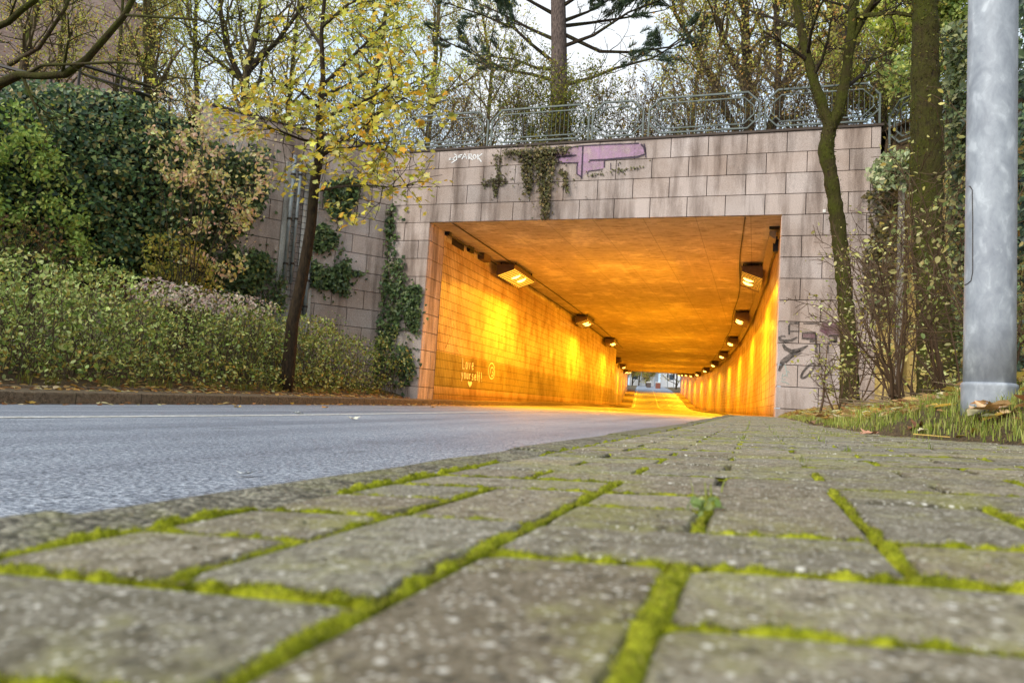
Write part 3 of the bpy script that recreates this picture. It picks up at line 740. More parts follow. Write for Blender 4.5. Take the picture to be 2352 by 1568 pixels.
small_box('junction_box', 'flat black block at the top of the left jamb inside the opening', 'box', at(1026, 537, 18.3), .12, .08, .045, BLACK)
small_box('junction_box', 'flat black block in the top right corner of the opening', 'box', at(1779, 521, 18.35), .12, .08, .045, BLACK)
small_box('traffic_camera', 'black boxed device on the right wall just inside the opening', 'camera', at(1782, 566, 18.9), .07, .12, .15, BLACK)

# ------------------------------------------------------------------ left and right flared walls
wl = thing('retaining_wall', 'flared granite block wall left of the portal, partly covered by ivy', 'retaining wall', (-9.6, YF, 0))
ca, sa = math.cos(W_ANG), math.sin(W_ANG)
WO = (-9.62, YF+.03, 0); WEX = (-sa, -ca, 0); WN = (ca, -sa, 0)
mb = MB(); blocks_wall(mb, WO, WEX, WN, .02, 15.5, range(3, 15), .62); blocks_wall(mb, WO, WEX, WN, .02, 5.0, range(0, 3), .62); mb.build('block_facing', GRAN, wl)
mb = MB(); mb.slab(WO, WEX, (0, 0, 1), WN, -.05, 15.5, -1., Z0+CH-.01, -.5, -.004); mb.slab(WO, WEX, (0, 0, 1), WN, -.05, 5.0, Z0+CH-.008, Z0+4*CH-.01, -.5, -.004); mb.build('wall_core', DARKJ, wl)
mb = MB(); mb.slab(WO, WEX, (0, 0, 1), WN, -.02, 5.0, Z0+4*CH, Z0+4*CH+.055, -.45, .065); mb.slab(WO, WEX, (0, 0, 1), WN, 5.0, 15.5, Z0+CH, Z0+CH+.055, -.45, .065); mb.build('coping', CAPM, wl)
WNv = Vector(WN); WOv = Vector(WO)
def onwing(x, y, d=.03): return hit(x, y, WOv+WNv*d, WNv)
# bleached concrete strip
mb = MB()
a = onwing(640, 520).xy; ua = (Vector((a.x, a.y, 0))-Vector((WO[0], WO[1], 0))).dot(Vector(WEX))
mb.slab(WO, WEX, (0, 0, 1), WN, ua-.95, ua-.55, .2, 5.9, .031, .09); mb.slab(WO, WEX, (0, 0, 1), WN, ua-.42, ua-.05, .2, 5.6, .031, .08); mb.build('concrete_pilaster', make_stain_concrete('bleached_concrete', rgb(96, 90, 84), rgb(214, 210, 204)), wl)
wr = thing('retaining_wall', 'concrete wall coloured ochre by painted glow right of the portal behind the mossy trunk, hung with ivy', 'retaining wall', (2.5, YF, 0))
RO = (2.47, YF+.0, 0); REX = (sa, -ca, 0); RN = (-ca, -sa, 0)
mb = MB(); mb.slab(RO, REX, (0, 0, 1), RN, -.02, 16, -1, 5.25, -.4, .04); mb.build('concrete_panel', OCHRE, wr)
mb = MB()
mb.slab(RO, REX, (0, 0, 1), RN, -.02, 16, 5.252, 5.34, -.4, .08); mb.build('coping', CAPM, wr)
mb = MB(); mb.hexa([(2.46, 17.2, 5.342), (12.3, 4.6, 5.342), (12.8, 5.4, 5.342), (2.9, 17.9, 5.342)], [(2.6, 17.5, 6.6), (12.6, 4.9, 6.6), (12.9, 5.6, 6.6), (3.0, 18, 6.6)]); o = mb.build('slope', SOIL); o['kind'] = 'structure'
RNv = Vector(RN)
def onrw(x, y, d=.05): return hit(x, y, Vector(RO)+RNv*d, RNv)

# downpipes on the left wall
def pipe(label, p0, p1, d, r=.045):
    a, b = onwing(*p0, d), onwing(*p1, d); a.z = max(a.z, .0); b = Vector((a.x, a.y, b.z))
    e = thing('drainpipe', label, 'pipe', (a.x, a.y, a.z), 'grey pipes on the left wall')
    m = MB(); m.tube([a, b], r, 10); tb = m.build('tube', PIPE, e, True)
    for t in (.15, .5, .85):
        q = a.lerp(b, t); m = MB(); m.tube([q-Vector((0, 0, .025)), q+Vector((0, 0, .025))], r*1.25, 10); m.slab(q, WEX, (0, 0, 1), WN, -.015, .015, -.015, .015, -d, -r); m.build('clamp', DARKM, tb)
    return e
pipe('thick grey downpipe, leftmost of the pair beside the pale pilaster', (652, 650), (668, 355), .16, .05)
pipe('slim grey downpipe, right one of the pair beside the pale pilaster', (668, 650), (680, 355), .16, .04)
pipe('grey pipe low on the wall just right of the leaning trunk', (699, 730), (712, 560), .16, .05)
pipe('thin short pipe next to the low pipe right of the trunk', (690, 730), (700, 600), .14, .03)
pipe('grey pipe half hidden behind the pale leafed shrub at left', (447, 520), (462, 350), .16, .05)
e = thing('wire_trellis', 'rusty wire climbing mesh on the wall between the downpipes and the leaning trunk', 'trellis', tuple(onwing(690, 500, .1)))
m = MB(); c0 = onwing(700, 640, .1); Zs = (2.2, 5.6)
for i in range(5):
    q = c0+Vector(WEX)*(i*.13-.05); m.tube([(q.x, q.y, Zs[0]), (q.x, q.y, Zs[1])], .006, 4)
for z in np.arange(Zs[0], Zs[1], .16):
    a = c0+Vector(WEX)*-.05; b = c0+Vector(WEX)*.47; m.tube([(a.x, a.y, z), (b.x, b.y, z)], .006, 4)
m.build('mesh', DARKM, e)

# ------------------------------------------------------------------ railings
def rail_panel(label, P, U, L, H=1.0, bars=True, grp='octagonal guard rail panels on top of the tunnel'):
    """P base point, U unit direction, L length"""
    e = thing('railing_panel', label, 'railing', tuple(P), grp)
    P = Vector(P); U = Vector(U)
    def q(x, z): return P+U*x+Vector((0, 0, z))
    c = .27; r = .026
    fr = MB(); z0, z1 = .12, H
    octo = [(c, z1), (L-c, z1), (L, z1-c), (L, 0), ]
    fr.tube([q(0, 0), q(0, z1-c), q(c, z1), q(L-c, z1), q(L, z1-c), q(L, 0)], r*1.15, 4, twist=PI/4)
    fr.tube([q(0, z0+c), q(c, z0), q(L-c, z0), q(L, z0+c)], r, 4, twist=PI/4)
    fo = fr.build('frame', RAILM, e)
    i = .13; c2 = .22; a0, a1 = i, L-i; b0, b1 = z0+i-.02, z1-i
    inn = MB(); inn.tube([q(a0, b0+c2), q(a0, b1-c2), q(a0+c2, b1), q(a1-c2, b1), q(a1, b1-c2), q(a1, b0+c2), q(a1-c2, b0), q(a0+c2, b0), q(a0, b0+c2)], r*.75, 4, twist=PI/4)
    for (x, z, X2, Z2) in ((c*.5, z1-c*.5, a0+c2*.5, b1-c2*.5), (L-c*.5, z1-c*.5, a1-c2*.5, b1-c2*.5), (c*.5, z0+c*.5, a0+c2*.5, b0+c2*.5), (L-c*.5, z0+c*.5, a1-c2*.5, b0+c2*.5)): inn.tube([q(x, z), q(X2, Z2)], r*.7, 4)
    io = inn.build('inner_frame', RAILM, e)
    if bars:
        bm_ = MB(); n = int((L-.3)/.115)
        for k in range(n+1):
            x = .2+(L-.4)*k/n
            ins = min(x-a0, a1-x); zt = b1-max(0, c2-ins); zb = b0+max(0, c2-ins)
            bm_.tube([q(x, zb), q(x, zt)], .007, 4, False)
        bm_.build('bars', RAILM, io)
    b = MB()
    for x in (0, L): b.box(P.x+U.x*x-.05, P.x+U.x*x+.05, P.y+U.y*x-.05, P.y+U.y*x+.05, P.z-.005, P.z+.012)
    b.build('foot_plate', RAILM, fo)
    return e
ZT = Z0+4*CH+.06; YR = YF+.12
rail_panel('guard rail panel leftmost on the portal, half behind yellow maple leaves', (-9.5, YR, ZT), (1, 0, 0), 2.52)
rail_panel('guard rail panel in front of the pine trunk', (-6.87, YR, ZT), (1, 0, 0), 2.63)
rail_panel('narrow guard rail panel without bars, right of the pine trunk', (-4.14, YR, ZT), (1, 0, 0), 1.28, bars=False)
rail_panel('long guard rail panel above the middle right of the opening', (-2.72, YR, ZT), (1, 0, 0), 2.59)
rail_panel('guard rail panel behind the forked trunk, overgrown by dry brush', (.0, YR, ZT), (1, 0, 0), 2.42)
rail_panel('turned guard rail panel at the right corner above the ochre wall', (2.6, YF-.05, 5.93), (sa, -ca, 0), 1.5, H=1.05)
hr = thing('handrail', 'plain grey handrail on top of the ivy covered wall at far left', 'railing', tuple(at(180, 190, 12.6)))
A = [at(-40, 140, 12), at(62, 168, 12.3)]; B = [at(118, 178, 12.4), at(172, 146, 12.5), at(185, 148, 12.6), at(280, 178, 13.2), at(392, 216, 14)]
m = MB(); m.tube(A, .045, 6); m.tube(B, .045, 6); m.tube([p-Vector((0, 0, .22)) for p in B[2:]], .03, 6); m.tube([p-Vector((0, 0, .22)) for p in A], .03, 6); m.build('rail', DARKM, hr)
for p in (A[1], B[0], B[2], B[3], B[4]):
    m = MB(); m.tube([p, (p.x, p.y, 6.4)], .035, 6); m.build('post', DARKM, hr)

# ------------------------------------------------------------------ lamp post
PX, PY = .752, 2.84; pz = bank_z(PX, PY)-.08
lp = thing('lamp_post', 'thick galvanised steel lamp post with base sleeve and small door at right edge', 'lamp post', (PX, PY, pz))
m = MB(); m.tube([(PX, PY, z) for z in np.linspace(.1, 7.5, 30)], [.0768-.0012*z for z in np.linspace(.1, 7.5, 30)], 48); shf = m.build('shaft', GALV, lp, True)
m = MB(); zs = [pz, .1, .134, .142, .15, .154]; rs = [.0825, .0825, .0825, .084, .083, .0775]
zs = [z if i == 0 else z for i, z in enumerate(zs)]
m.tube([(PX, PY, z) for z in zs], rs, 48); m.build('base_sleeve', GALV, lp, True)
def onpole(x, y):
    d = sight(x, y).normalized(); o_ = Vector((0, 0, 0)); r = .0772
    a = d.x**2+d.y**2; b = -2*(d.x*PX+d.y*PY); c = PX**2+PY**2-r*r; D = b*b-4*a*c
    t = (-b-math.sqrt(max(D, 0)))/(2*a); return d*t
dp = [(2216, 428), (2228, 428), (2233, 436), (2234, 500), (2234, 560), (2234, 625), (2230, 645), (2222, 652), (2216, 654)]
m = MB(); m.tube([onpole(*p) for p in dp], .0016, 5); m.build('door_seam', DARKM, shf)


# ------------------------------------------------------------------ vegetation tools
def rnd_dir():
    while True:
        v = Vector((R.uniform(-1, 1), R.uniform(-1, 1), R.uniform(-1, 1)))
        if .05 < v.length < 1: return v.normalized()
def grow(p, d, L, r, lvl, prm, out, tips):
    """one branch and its children; out gets (points, radii, level)"""
    nseg = max(3, int(L/prm['seg'][lvl])); pts = [p.copy()]; rad = [r]; d = d.copy()
    rmin = prm.get('rmin', .006)
    for i in range(nseg):
        d = (d+rnd_dir()*prm['wob'][lvl]+Vector((0, 0, prm['trop'][lvl]))).normalized()
        p = p+d*(L/nseg); t = (i+1)/nseg; pts.append(p.copy()); rad.append(max(rmin, r*(1-t*prm.get('tap', .75))))
    out.append((pts, rad, lvl))
    if lvl >= prm['max']:
        tips.extend(pts[1:]); return
    n = prm['n'][lvl]; n = max(1, int(n*R.uniform(.75, 1.25)+.5)); f0 = prm['f0'][lvl]
    for k in range(n):
        t = f0+(1-f0)*(k+R.random())/n; x = t*nseg; i = min(int(x), nseg-1); q = pts[i].lerp(pts[i+1], x-i)
        dd = (pts[i+1]-pts[i]).normalized(); side = rnd_dir(); side = (side-dd*side.dot(dd)).normalized()
        a = math.radians(R.uniform(*prm['ang'])); cd = dd*math.cos(a)+side*math.sin(a)
        grow(q, cd, L*prm['len'][lvl]*R.uniform(.6, 1.15)*(1.15-.5*t), max(rmin, rad[i]*prm.get('rr', .55)), lvl+1, prm, out, tips)
    if lvl > 0: tips.append(pts[-1])
PRM = dict(seg=(.5, .35, .25, .2), wob=(.12, .22, .3, .35), trop=(.05, .08, .05, .02), n=(15, 6, 5, 0), f0=(.3, .2, .15, 0), ang=(28, 62), len=(.42, .5, .5, .5), max=3, tap=.72, rr=.5, rmin=.0075)
def prm(**k):
    d = dict(PRM); d.update(k); return d
SIDES = (8, 5, 4, 3, 3)
def wood(out, name, mat, parent, lv=None, smooth=True, ks=SIDES):
    m = MB()
    for pts, rad, l in out:
        if lv is None or l in lv: m.tube(pts, rad, ks[l], l < 2)
    return m.build(name, mat, parent, smooth)
YG = [(176, 170, 60), (200, 184, 66), (150, 152, 56), (212, 190, 80), (126, 132, 50)]
OLIVE = [(150, 146, 66), (172, 160, 74), (126, 124, 56), (188, 170, 92), (158, 122, 66)]
BG = 'trees on the hill above the tunnel'
def tree(name, label, path, rad, p, nleaf, lsize, pal, mat=BARK, group=None, cat='tree', shape='kite', seed=0, spread=.14, extra=(), twigm=None, lat=None, fuzz=0):
    """path: trunk polyline in world space"""
    R.seed(seed*77+3)
    path = [Vector(q) for q in path]; base = path[0]
    e = thing(name, label, cat, tuple(base), group)
    L = sum((path[i+1]-path[i]).length for i in range(len(path)-1))
    out = []; tips = []
    # refine the trunk
    def refine(pp, ra, amp):
        q = []; rr = []
        for i in range(len(pp)-1):
            n = max(1, int((pp[i+1]-pp[i]).length/(.07 if fuzz else .3)))
            for k in range(n):
                t = k/n; q.append(pp[i].lerp(pp[i+1], t)+rnd_dir()*amp*(.35 if fuzz else 1)*min(1, (i+k))); rr.append((ra[i]+(ra[i+1]-ra[i])*t)*(R.uniform(.93, 1.07) if fuzz else 1))
        q.append(pp[-1]); rr.append(ra[-1]); return q, rr
    if not hasattr(rad, '__len__'): rad = [rad*(1-.72*i/(len(path)-1)) for i in range(len(path))]
    limbs = [(path, rad)]+[([Vector(q) for q in a], b) for a, b in extra]
    nt = p['n'][0]
    for li, (pp, ra) in enumerate(limbs):
        q, rr = refine(pp, ra, ra[0]*.1); out.append((q, rr, 0))
        n = nt if li == 0 else max(3, int(nt*.6)); f0 = p['f0'][0] if li == 0 else .2
        LL = sum((pp[i+1]-pp[i]).length for i in range(len(pp)-1))
        for k in range(n):
            t = f0+(1-f0)*(k+R.random())/n; x = t*(len(q)-1); i = min(int(x), len(q)-2); s = q[i].lerp(q[i+1], x-i)
            dd = (q[i+1]-q[i]).normalized(); side = rnd_dir(); side = (side-dd*side.dot(dd)).normalized()
            a = math.radians(R.uniform(*p['ang'])); cd = dd*math.cos(a)+side*math.sin(a)
            grow(s, cd, L*p['len'][0]*R.uniform(.55, 1.1)*(1.2-.6*t), max(p['rmin'], rr[i]*p['rr']), 1, p, out, tips)
    to = wood(out, 'trunk', mat, e, (0,), ks=(18, 5, 4, 3, 3) if fuzz else SIDES)
    if fuzz:
        gg = np.random.default_rng(seed); me = to.data; k_ = len(me.vertices)
        co = np.empty(k_*3, dtype=np.float32); me.vertices.foreach_get('co', co); co = co.reshape(-1, 3); no = np.empty(k_*3, dtype=np.float32); me.vertices.foreach_get('normal', no); no = no.reshape(-1, 3)
        a_ = np.arctan2(no[:, 1], no[:, 0])
        h_ = np.sin(a_*4+co[:, 2]*3)*.006+np.sin(a_*7-co[:, 2]*5+1)*.004+gg.normal(size=k_)*.003
        co2 = co+no*h_[:, None]; me.vertices.foreach_set('co', co2.ravel().astype(np.float32)); me.update()
        pw = .35+.65*(np.sin(co[:, 2]*2.1+a_)*.5+.5); sel = gg.choice(k_, fuzz, p=pw/pw.sum())
        PP = co2[sel]+gg.normal(size=(fuzz, 3))*.018
        leaves('moss', PP, (.012, .034), [(64, 68, 18), (84, 88, 24), (104, 104, 32), (52, 50, 18), (70, 56, 30)], LEAFM, e, 'kite', no[sel]*.4+np.array([0, 0, -.3]), .4, .8, seed=seed, local=True)
    wood(out, 'branches', twigm or (TWIGB if group == BG else mat), e, (1, 2, 3, 4), False)
    nleaf = int(nleaf*(1.35 if group == BG else 1))
    if nleaf and tips:
        ti = rng.integers(0, len(tips), nleaf); P = np.array([tips[i] for i in ti])+rng.normal(size=(nleaf, 3))*spread
        leaves('foliage', P, lsize, [tuple(min(245, q*1.13) for q in c) for c in pal] if group == BG else pal, LEAFM, e, shape, seed=seed, droop=.5)
    return e

# ------------------------------------------------------------------ trees on the hill top behind the railing
def stem(pxs, Y, z0=6.4):
    """trunk path from survey sight points at distance Y, started from the ground"""
    pts = [at(x, y, Y+dy) for x, y, dy in pxs]; b = pts[0]; return [Vector((b.x+(b.x-pts[1].x)*.25, b.y, z0))]+pts
pbg = prm(n=(17, 6, 5, 0), len=(.4, .48, .5, .5))
tree('tree', 'broad multi stemmed tree with small yellow green leaves left of the yellow maple', stem([(560, 330, 0), (565, 180, 0), (590, 60, .2), (620, -80, .3)], 22), [.2, .18, .15, .1, .06], pbg, 5200, (.07, .13), YG, BARKD, BG, seed=1,
     extra=[([at(562, 200, 22), at(520, 110, 21.8), at(505, 20, 21.5), at(500, -90, 21.5)], [.12, .09, .07, .04]), ([at(566, 170, 22), at(640, 90, 22.3), at(700, 10, 22.6), at(730, -80, 22.6)], [.11, .08, .06, .04]), ([at(560, 190, 22), at(440, 90, 22), at(400, -20, 22)], [.08, .06, .03])])
tree('tree', 'tall brown trunk standing right beside the brick building gable', stem([(345, 260, 0), (342, 100, 0), (335, -60, .2)], 19), [.24, .22, .18, .13], prm(n=(14, 6, 5, 0), len=(.38, .5, .5, .5)), 2600, (.06, .12), OLIVE, BARK, BG, seed=2)
tree('tree', 'slim dark tree between the brick building and the multi stemmed tree', stem([(455, 280, 0), (448, 120, 0), (452, -60, 0)], 24), [.12, .11, .09, .06], pbg, 2600, (.07, .12), YG, BARKD, BG, seed=3)
tree('tree', 'bare thin stemmed tree just behind the left part of the yellow maple', stem([(660, 300, 0), (672, 150, 0), (690, -40, .2)], 26), [.14, .12, .1, .06], pbg, 3400, (.08, .13), OLIVE, BARK, BG, seed=4)
tree('tree', 'yellow green leafed tree behind the right part of the yellow maple', stem([(850, 280, 0), (870, 140, 0), (900, -60, .2)], 23), [.15, .13, .1, .06], pbg, 5200, (.08, .14), YG, BARK, BG, seed=5)
tree('tree', 'many twigged tree with sparse leaves left of the pine branches', stem([(985, 290, 0), (1000, 140, 0), (1010, -40, .2)], 27), [.14, .12, .1, .05], prm(n=(18, 6, 5, 0), len=(.38, .48, .5, .5)), 3600, (.07, .13), OLIVE, BARK, BG, seed=6)
tree('tree', 'curved slim tree right of the pine with a leaning stem', stem([(1690, 300, 0), (1650, 220, 0), (1610, 130, 0), (1550, 30, .2), (1530, -80, 0)], 22), [.12, .11, .1, .09, .06, .04], prm(n=(16, 6, 5, 0), len=(.3, .5, .5, .5)), 2600, (.06, .12), OLIVE, BARKD, BG, seed=7)
tree('tree', 'straight dark trunk behind the long railing panel right of the pine', stem([(1722, 280, 0), (1716, 150, 0), (1712, 20, 0), (1705, -90, 0)], 21.5), [.16, .15, .13, .11, .06], prm(n=(17, 6, 5, 0), len=(.36, .5, .5, .5)), 2800, (.06, .12), OLIVE, BARKD, BG, seed=8,
     extra=[([at(1718, 190, 21.5), at(1670, 110, 21.3), at(1645, 30, 21), at(1630, -60, 21)], [.09, .08, .06, .04]), ([at(1720, 170, 21.5), at(1775, 70, 21.7), at(1800, -20, 22)], [.08, .06, .04])])
tree('tree', 'two leaning dark stems just left of the forked mossy trunk', stem([(1772, 290, 0), (1800, 200, 0), (1850, 80, 0), (1895, -40, 0)], 20.5), [.15, .13, .12, .09, .06], prm(n=(15, 6, 5, 0), len=(.36, .5, .5, .5)), 2600, (.06, .12), OLIVE, BARKD, BG, seed=9,
     extra=[([at(1782, 260, 20.5), at(1790, 150, 20.4), at(1785, 40, 20.3), at(1770, -60, 20)], [.1, .09, .07, .04])])
tree('tree', 'thick purplish brown trunk seen between the arms of the forked tree', stem([(1928, 260, 0), (1922, 120, 0), (1920, -60, 0)], 23), [.26, .24, .22, .18], prm(n=(15, 6, 5, 0), len=(.36, .5, .5, .5), f0=(.45, .2, .15, 0)), 3400, (.08, .14), YG, BARKP, BG, seed=10)
tree('tree', 'light yellow green leafy tree between forked and thick mossy trunks', stem([(2030, 250, 0), (2040, 130, 0), (2060, -40, 0)], 19), [.12, .11, .09, .05], prm(n=(18, 6, 5, 0), len=(.42, .48, .5, .5), f0=(.15, .2, .15, 0)), 8500, (.08, .15), [(150, 156, 62), (176, 178, 84), (122, 136, 54), (190, 184, 96)], BARK, BG, seed=12)
tree('tree', 'green leafed tree at the top right behind the lamp post', stem([(2190, 250, 0), (2200, 100, 0), (2190, -60, 0)], 16), [.14, .12, .1, .06], prm(n=(18, 6, 5, 0), len=(.42, .48, .5, .5), f0=(.1, .2, .15, 0)), 8000, (.07, .13), [(112, 126, 66), (142, 150, 84), (90, 108, 58), (160, 160, 90)], BARK, BG, seed=13)
tree('tree', 'pale barked slanting tree in front of the brick gable at top left', stem([(50, 190, 0), (62, 100, 0), (85, 20, 0), (95, -70, 0)], 15.5), [.14, .13, .12, .1, .07], prm(n=(16, 6, 5, 0), len=(.36, .5, .5, .5)), 2200, (.05, .1), OLIVE, BARK, BG, seed=14,
     extra=[([at(20, 150, 15.5), at(90, 110, 15.3), at(150, 20, 15), at(180, -60, 15)], [.07, .06, .05, .03])])
tree('tree', 'thin upright stems with many twigs in front of the brick gable', stem([(130, 200, 0), (140, 100, 0), (150, 10, 0), (160, -70, 0)], 17), [.09, .08, .07, .06, .04], prm(n=(17, 6, 5, 0), len=(.36, .5, .5, .5), f0=(.12, .2, .15, 0)), 2400, (.05, .1), OLIVE, BARK, BG, seed=15)
tree('tree', 'slender twiggy tree under the gable end of the brick building', stem([(268, 210, 0), (275, 110, 0), (285, -40, 0)], 18), [.08, .07, .06, .04], prm(n=(17, 6, 5, 0), len=(.4, .5, .5, .5), f0=(.12, .2, .15, 0)), 2400, (.05, .1), OLIVE, BARK, BG, seed=16)
tree('tree', 'far twiggy tree in the gap behind the pine crown at left', stem([(1120, 290, 0), (1130, 160, 0), (1105, 20, 0)], 30), [.12, .1, .08, .05], prm(n=(17, 6, 5, 0), len=(.36, .5, .5, .5)), 2600, (.08, .14), OLIVE, BARK, BG, seed=17)
tree('tree', 'far thin tree behind the leaning slim tree right of the pine', stem([(1590, 300, 0), (1600, 180, 0), (1640, 40, 0)], 29), [.1, .09, .07, .05], prm(n=(17, 6, 5, 0), len=(.36, .5, .5, .5)), 2600, (.08, .14), OLIVE, BARK, BG, seed=18)

# pine
R.seed(5)
pb = at(1283, 300, 21); e = thing('pine_tree', 'tall pine with straight grey brown trunk behind the railing above the opening', 'pine tree', (pb.x, pb.y, 6.4))
out = [([Vector((pb.x, pb.y, 6.4)), at(1283, 300, 21), at(1284, 200, 21), at(1284, 100, 21), at(1282, 0, 21), at(1280, -140, 21)], [.31, .285, .265, .25, .235, .2], 0)]
limbs = [[(1270, 185, 0), (1225, 175, -.3), (1160, 165, -.6), (1080, 120, -1), (1010, 85, -1.2)], [(1268, 140, 0), (1225, 100, -.4), (1180, 60, -.8), (1110, 30, -1), (1020, 2, -1.3)],
         [(1270, 90, 0), (1215, 65, .3), (1150, 30, .6), (1080, -5, 1)], [(1298, 195, 0), (1350, 180, -.4), (1420, 155, -.8), (1500, 128, -1.2), (1590, 85, -1.5)], [(1298, 105, 0), (1360, 75, -.5), (1450, 30, -1), (1530, -10, -1.3)],
         [(1298, 80, 0), (1380, 120, .4), (1450, 125, .6), (1530, 110, .8), (1600, 60, 1)], [(1297, 48, 0), (1350, 25, .6), (1420, -10, 1)], [(1296, 60, 0), (1360, 50, .8), (1440, 40, 1.3), (1520, 20, 1.6)],
         [(1270, 160, 0), (1230, 150, .8), (1180, 130, 1.4), (1100, 130, 1.8)], [(1268, 30, 0), (1200, -10, -.6), (1130, -30, -1)], [(1298, 10, 0), (1370, -30, -.6), (1450, -60, -1)]]
tips = []
pp_ = prm(n=(0, 6, 3, 0), f0=(.3, .3, .2, 0), len=(.3, .42, .5, .5), seg=(.5, .25, .18, .15), wob=(.1, .2, .3, .3), trop=(0, .05, .08, .08), rmin=.008)
nd = []
for lb in limbs:
    pts = [at(x, y, 21+d) for x, y, d in lb]; n = len(pts); pts = [q_+rnd_dir()*.09*(0 < i_) for i_, q_ in enumerate(pts)]; out.append((pts, [.066*(1-.75*i/(n-1)) for i in range(n)], 1))
    Ls = sum((pts[i+1]-pts[i]).length for i in range(n-1))
    for k in range(9):
        t = .25+.75*(k+R.random())/9; x = t*(n-1); i = min(int(x), n-2); s = pts[i].lerp(pts[i+1], x-i); dd = (pts[i+1]-pts[i]).normalized()
        sd = rnd_dir(); cd = (dd*.8+sd*.6+Vector((0, 0, .15))).normalized(); tl = []
        grow(s, cd, Ls*.26*(1.2-.6*t), .018, 2, prm(n=(0, 0, 4, 0), f0=(0, 0, .3, 0), len=(.3, .4, .55, .5), seg=(.5, .25, .16, .12), max=3, rmin=.007), out, tl)
        if t > .42:
            for q in tl:
                if R.random() < .45: nd.append((q, cd))
wood(out, 'trunk', BARKP, e, (0,), ks=(16, 6, 4, 3)); wood(out, 'branches', BARKD, e, (1, 2, 3), False)
P = []; Dn = []
for q, d in nd:
    for k in range(46):
        P.append(q+d*R.uniform(-.2, .08)); Dn.append((d*.9+rnd_dir()*.8+Vector((0, 0, .25))).normalized())
P = np.array(P); D = np.array(Dn); n = len(P)
sd = norm(np.cross(D, rng.normal(size=(n, 3))))*.011; Ln = rng.uniform(.12, .2, (n, 1))
V = np.stack([P-sd, P+sd, P+D*Ln], axis=1).reshape(-1, 3)
cN = np.array([rgb(66, 84, 62), rgb(84, 98, 62), rgb(50, 70, 56)])[rng.integers(0, 3, n)].repeat(3, axis=0)
arr_mesh('needles', V, np.arange(n*3).reshape(n, 3), NEEDLE, e, cN)

# maple in front of the flared wall
R.seed(9)
MY = 12.2
mp = [(652, 905), (661, 860), (672, 740), (694, 640), (714, 520), (722, 430), (736, 340), (733, 260), (742, 180), (738, 80), (747, -20), (742, -160)]
ex = []
def lb(pxs, r0, dy=0): return ([at(x, y, MY+d) for x, y, d in pxs], [r0*(1-.75*i/(len(pxs)-1)) for i in range(len(pxs))])
ex.append(lb([(730, 365, 0), (770, 335, -.3), (825, 300, -.7), (880, 255, -1), (930, 225, -1.2)], .045))
ex.append(lb([(722, 440, 0), (770, 430, -.4), (830, 425, -.8), (890, 430, -1), (950, 425, -1.2)], .03))
ex.append(lb([(737, 250, 0), (690, 210, -.5), (640, 190, -.8), (580, 180, -1)], .04))
ex.append(lb([(739, 200, 0), (790, 150, .4), (850, 90, .7), (900, 30, 1)], .05)); ex.append(lb([(741, 110, 0), (700, 50, .4), (660, -10, .7)], .045))
ex.append(lb([(735, 330, 0), (690, 320, -.6), (640, 300, -1), (600, 290, -1.3)], .035)); ex.append(lb([(738, 270, 0), (800, 250, -1), (860, 220, -1.6), (920, 180, -2)], .04))
ex.append(lb([(742, 60, 0), (800, 10, -.5), (860, -20, -.8)], .04)); ex.append(lb([(739, 220, 0), (790, 200, 1), (850, 160, 1.6), (930, 130, 2)], .04)); ex.append(lb([(734, 350, 0), (790, 345, -1), (850, 330, -1.5), (905, 325, -1.8)], .03))
trunk = [at(x, y, MY) for x, y in mp]; trunk[0].z = min(trunk[0].z, emb_z(trunk[0].x, MY)-.05)
e = thing('maple_tree', 'leaning young maple with yellow leaves in front of the flared granite wall', 'tree', tuple(trunk[0]))
out = []; tips = []
rad = [.15, .135, .12, .112, .105, .1, .085, .062, .05, .042, .035, .025]
out.append((trunk, rad, 0))
for pts, rr in ex:
    out.append((pts, rr, 1)); n = len(pts)
    for k in range(13):
        t = .12+.88*(k+R.random())/13; x = t*(n-1); i = min(int(x), n-2); s = pts[i].lerp(pts[i+1], x-i); dd = (pts[i+1]-pts[i]).normalized()
        cd = (dd*.7+rnd_dir()*.9).normalized()
        grow(s, cd, .95, .011, 2, prm(n=(0, 0, 4, 0), f0=(0, 0, .2, 0), len=(.3, .4, .6, .5), seg=(.5, .25, .2, .15), max=3, rmin=.005), out, tips)
wood(out, 'trunk', m_bark('maple_bark', rgb(24, 19, 13), rgb(66, 52, 36), rgb(60, 60, 24), .3), e, (0,), ks=(12, 6, 4, 3)); wood(out, 'branches', BARKD, e, (1, 2, 3), False)
low_ = [t for t in tips if t.z < at(740, 215, MY).z]; n = 1800+1000; P = np.array([tips[i] for i in rng.integers(0, len(tips), 1800)]+[low_[i] for i in rng.integers(0, len(low_), 1000)])+rng.normal(size=(n, 3))*.1
MAPLE = [(212, 176, 62), (218, 188, 88), (194, 166, 62), (164, 158, 64), (212, 152, 48), (222, 192, 120), (150, 150, 66)]
up_ = np.tile(np.array([0, -.35, .9]), (n, 1))
leaves('foliage', P, (.075, .15), MAPLE, m_leaf('maple_leaf', .45, .5), e, 'maple', up_, .55, .5, seed=9)

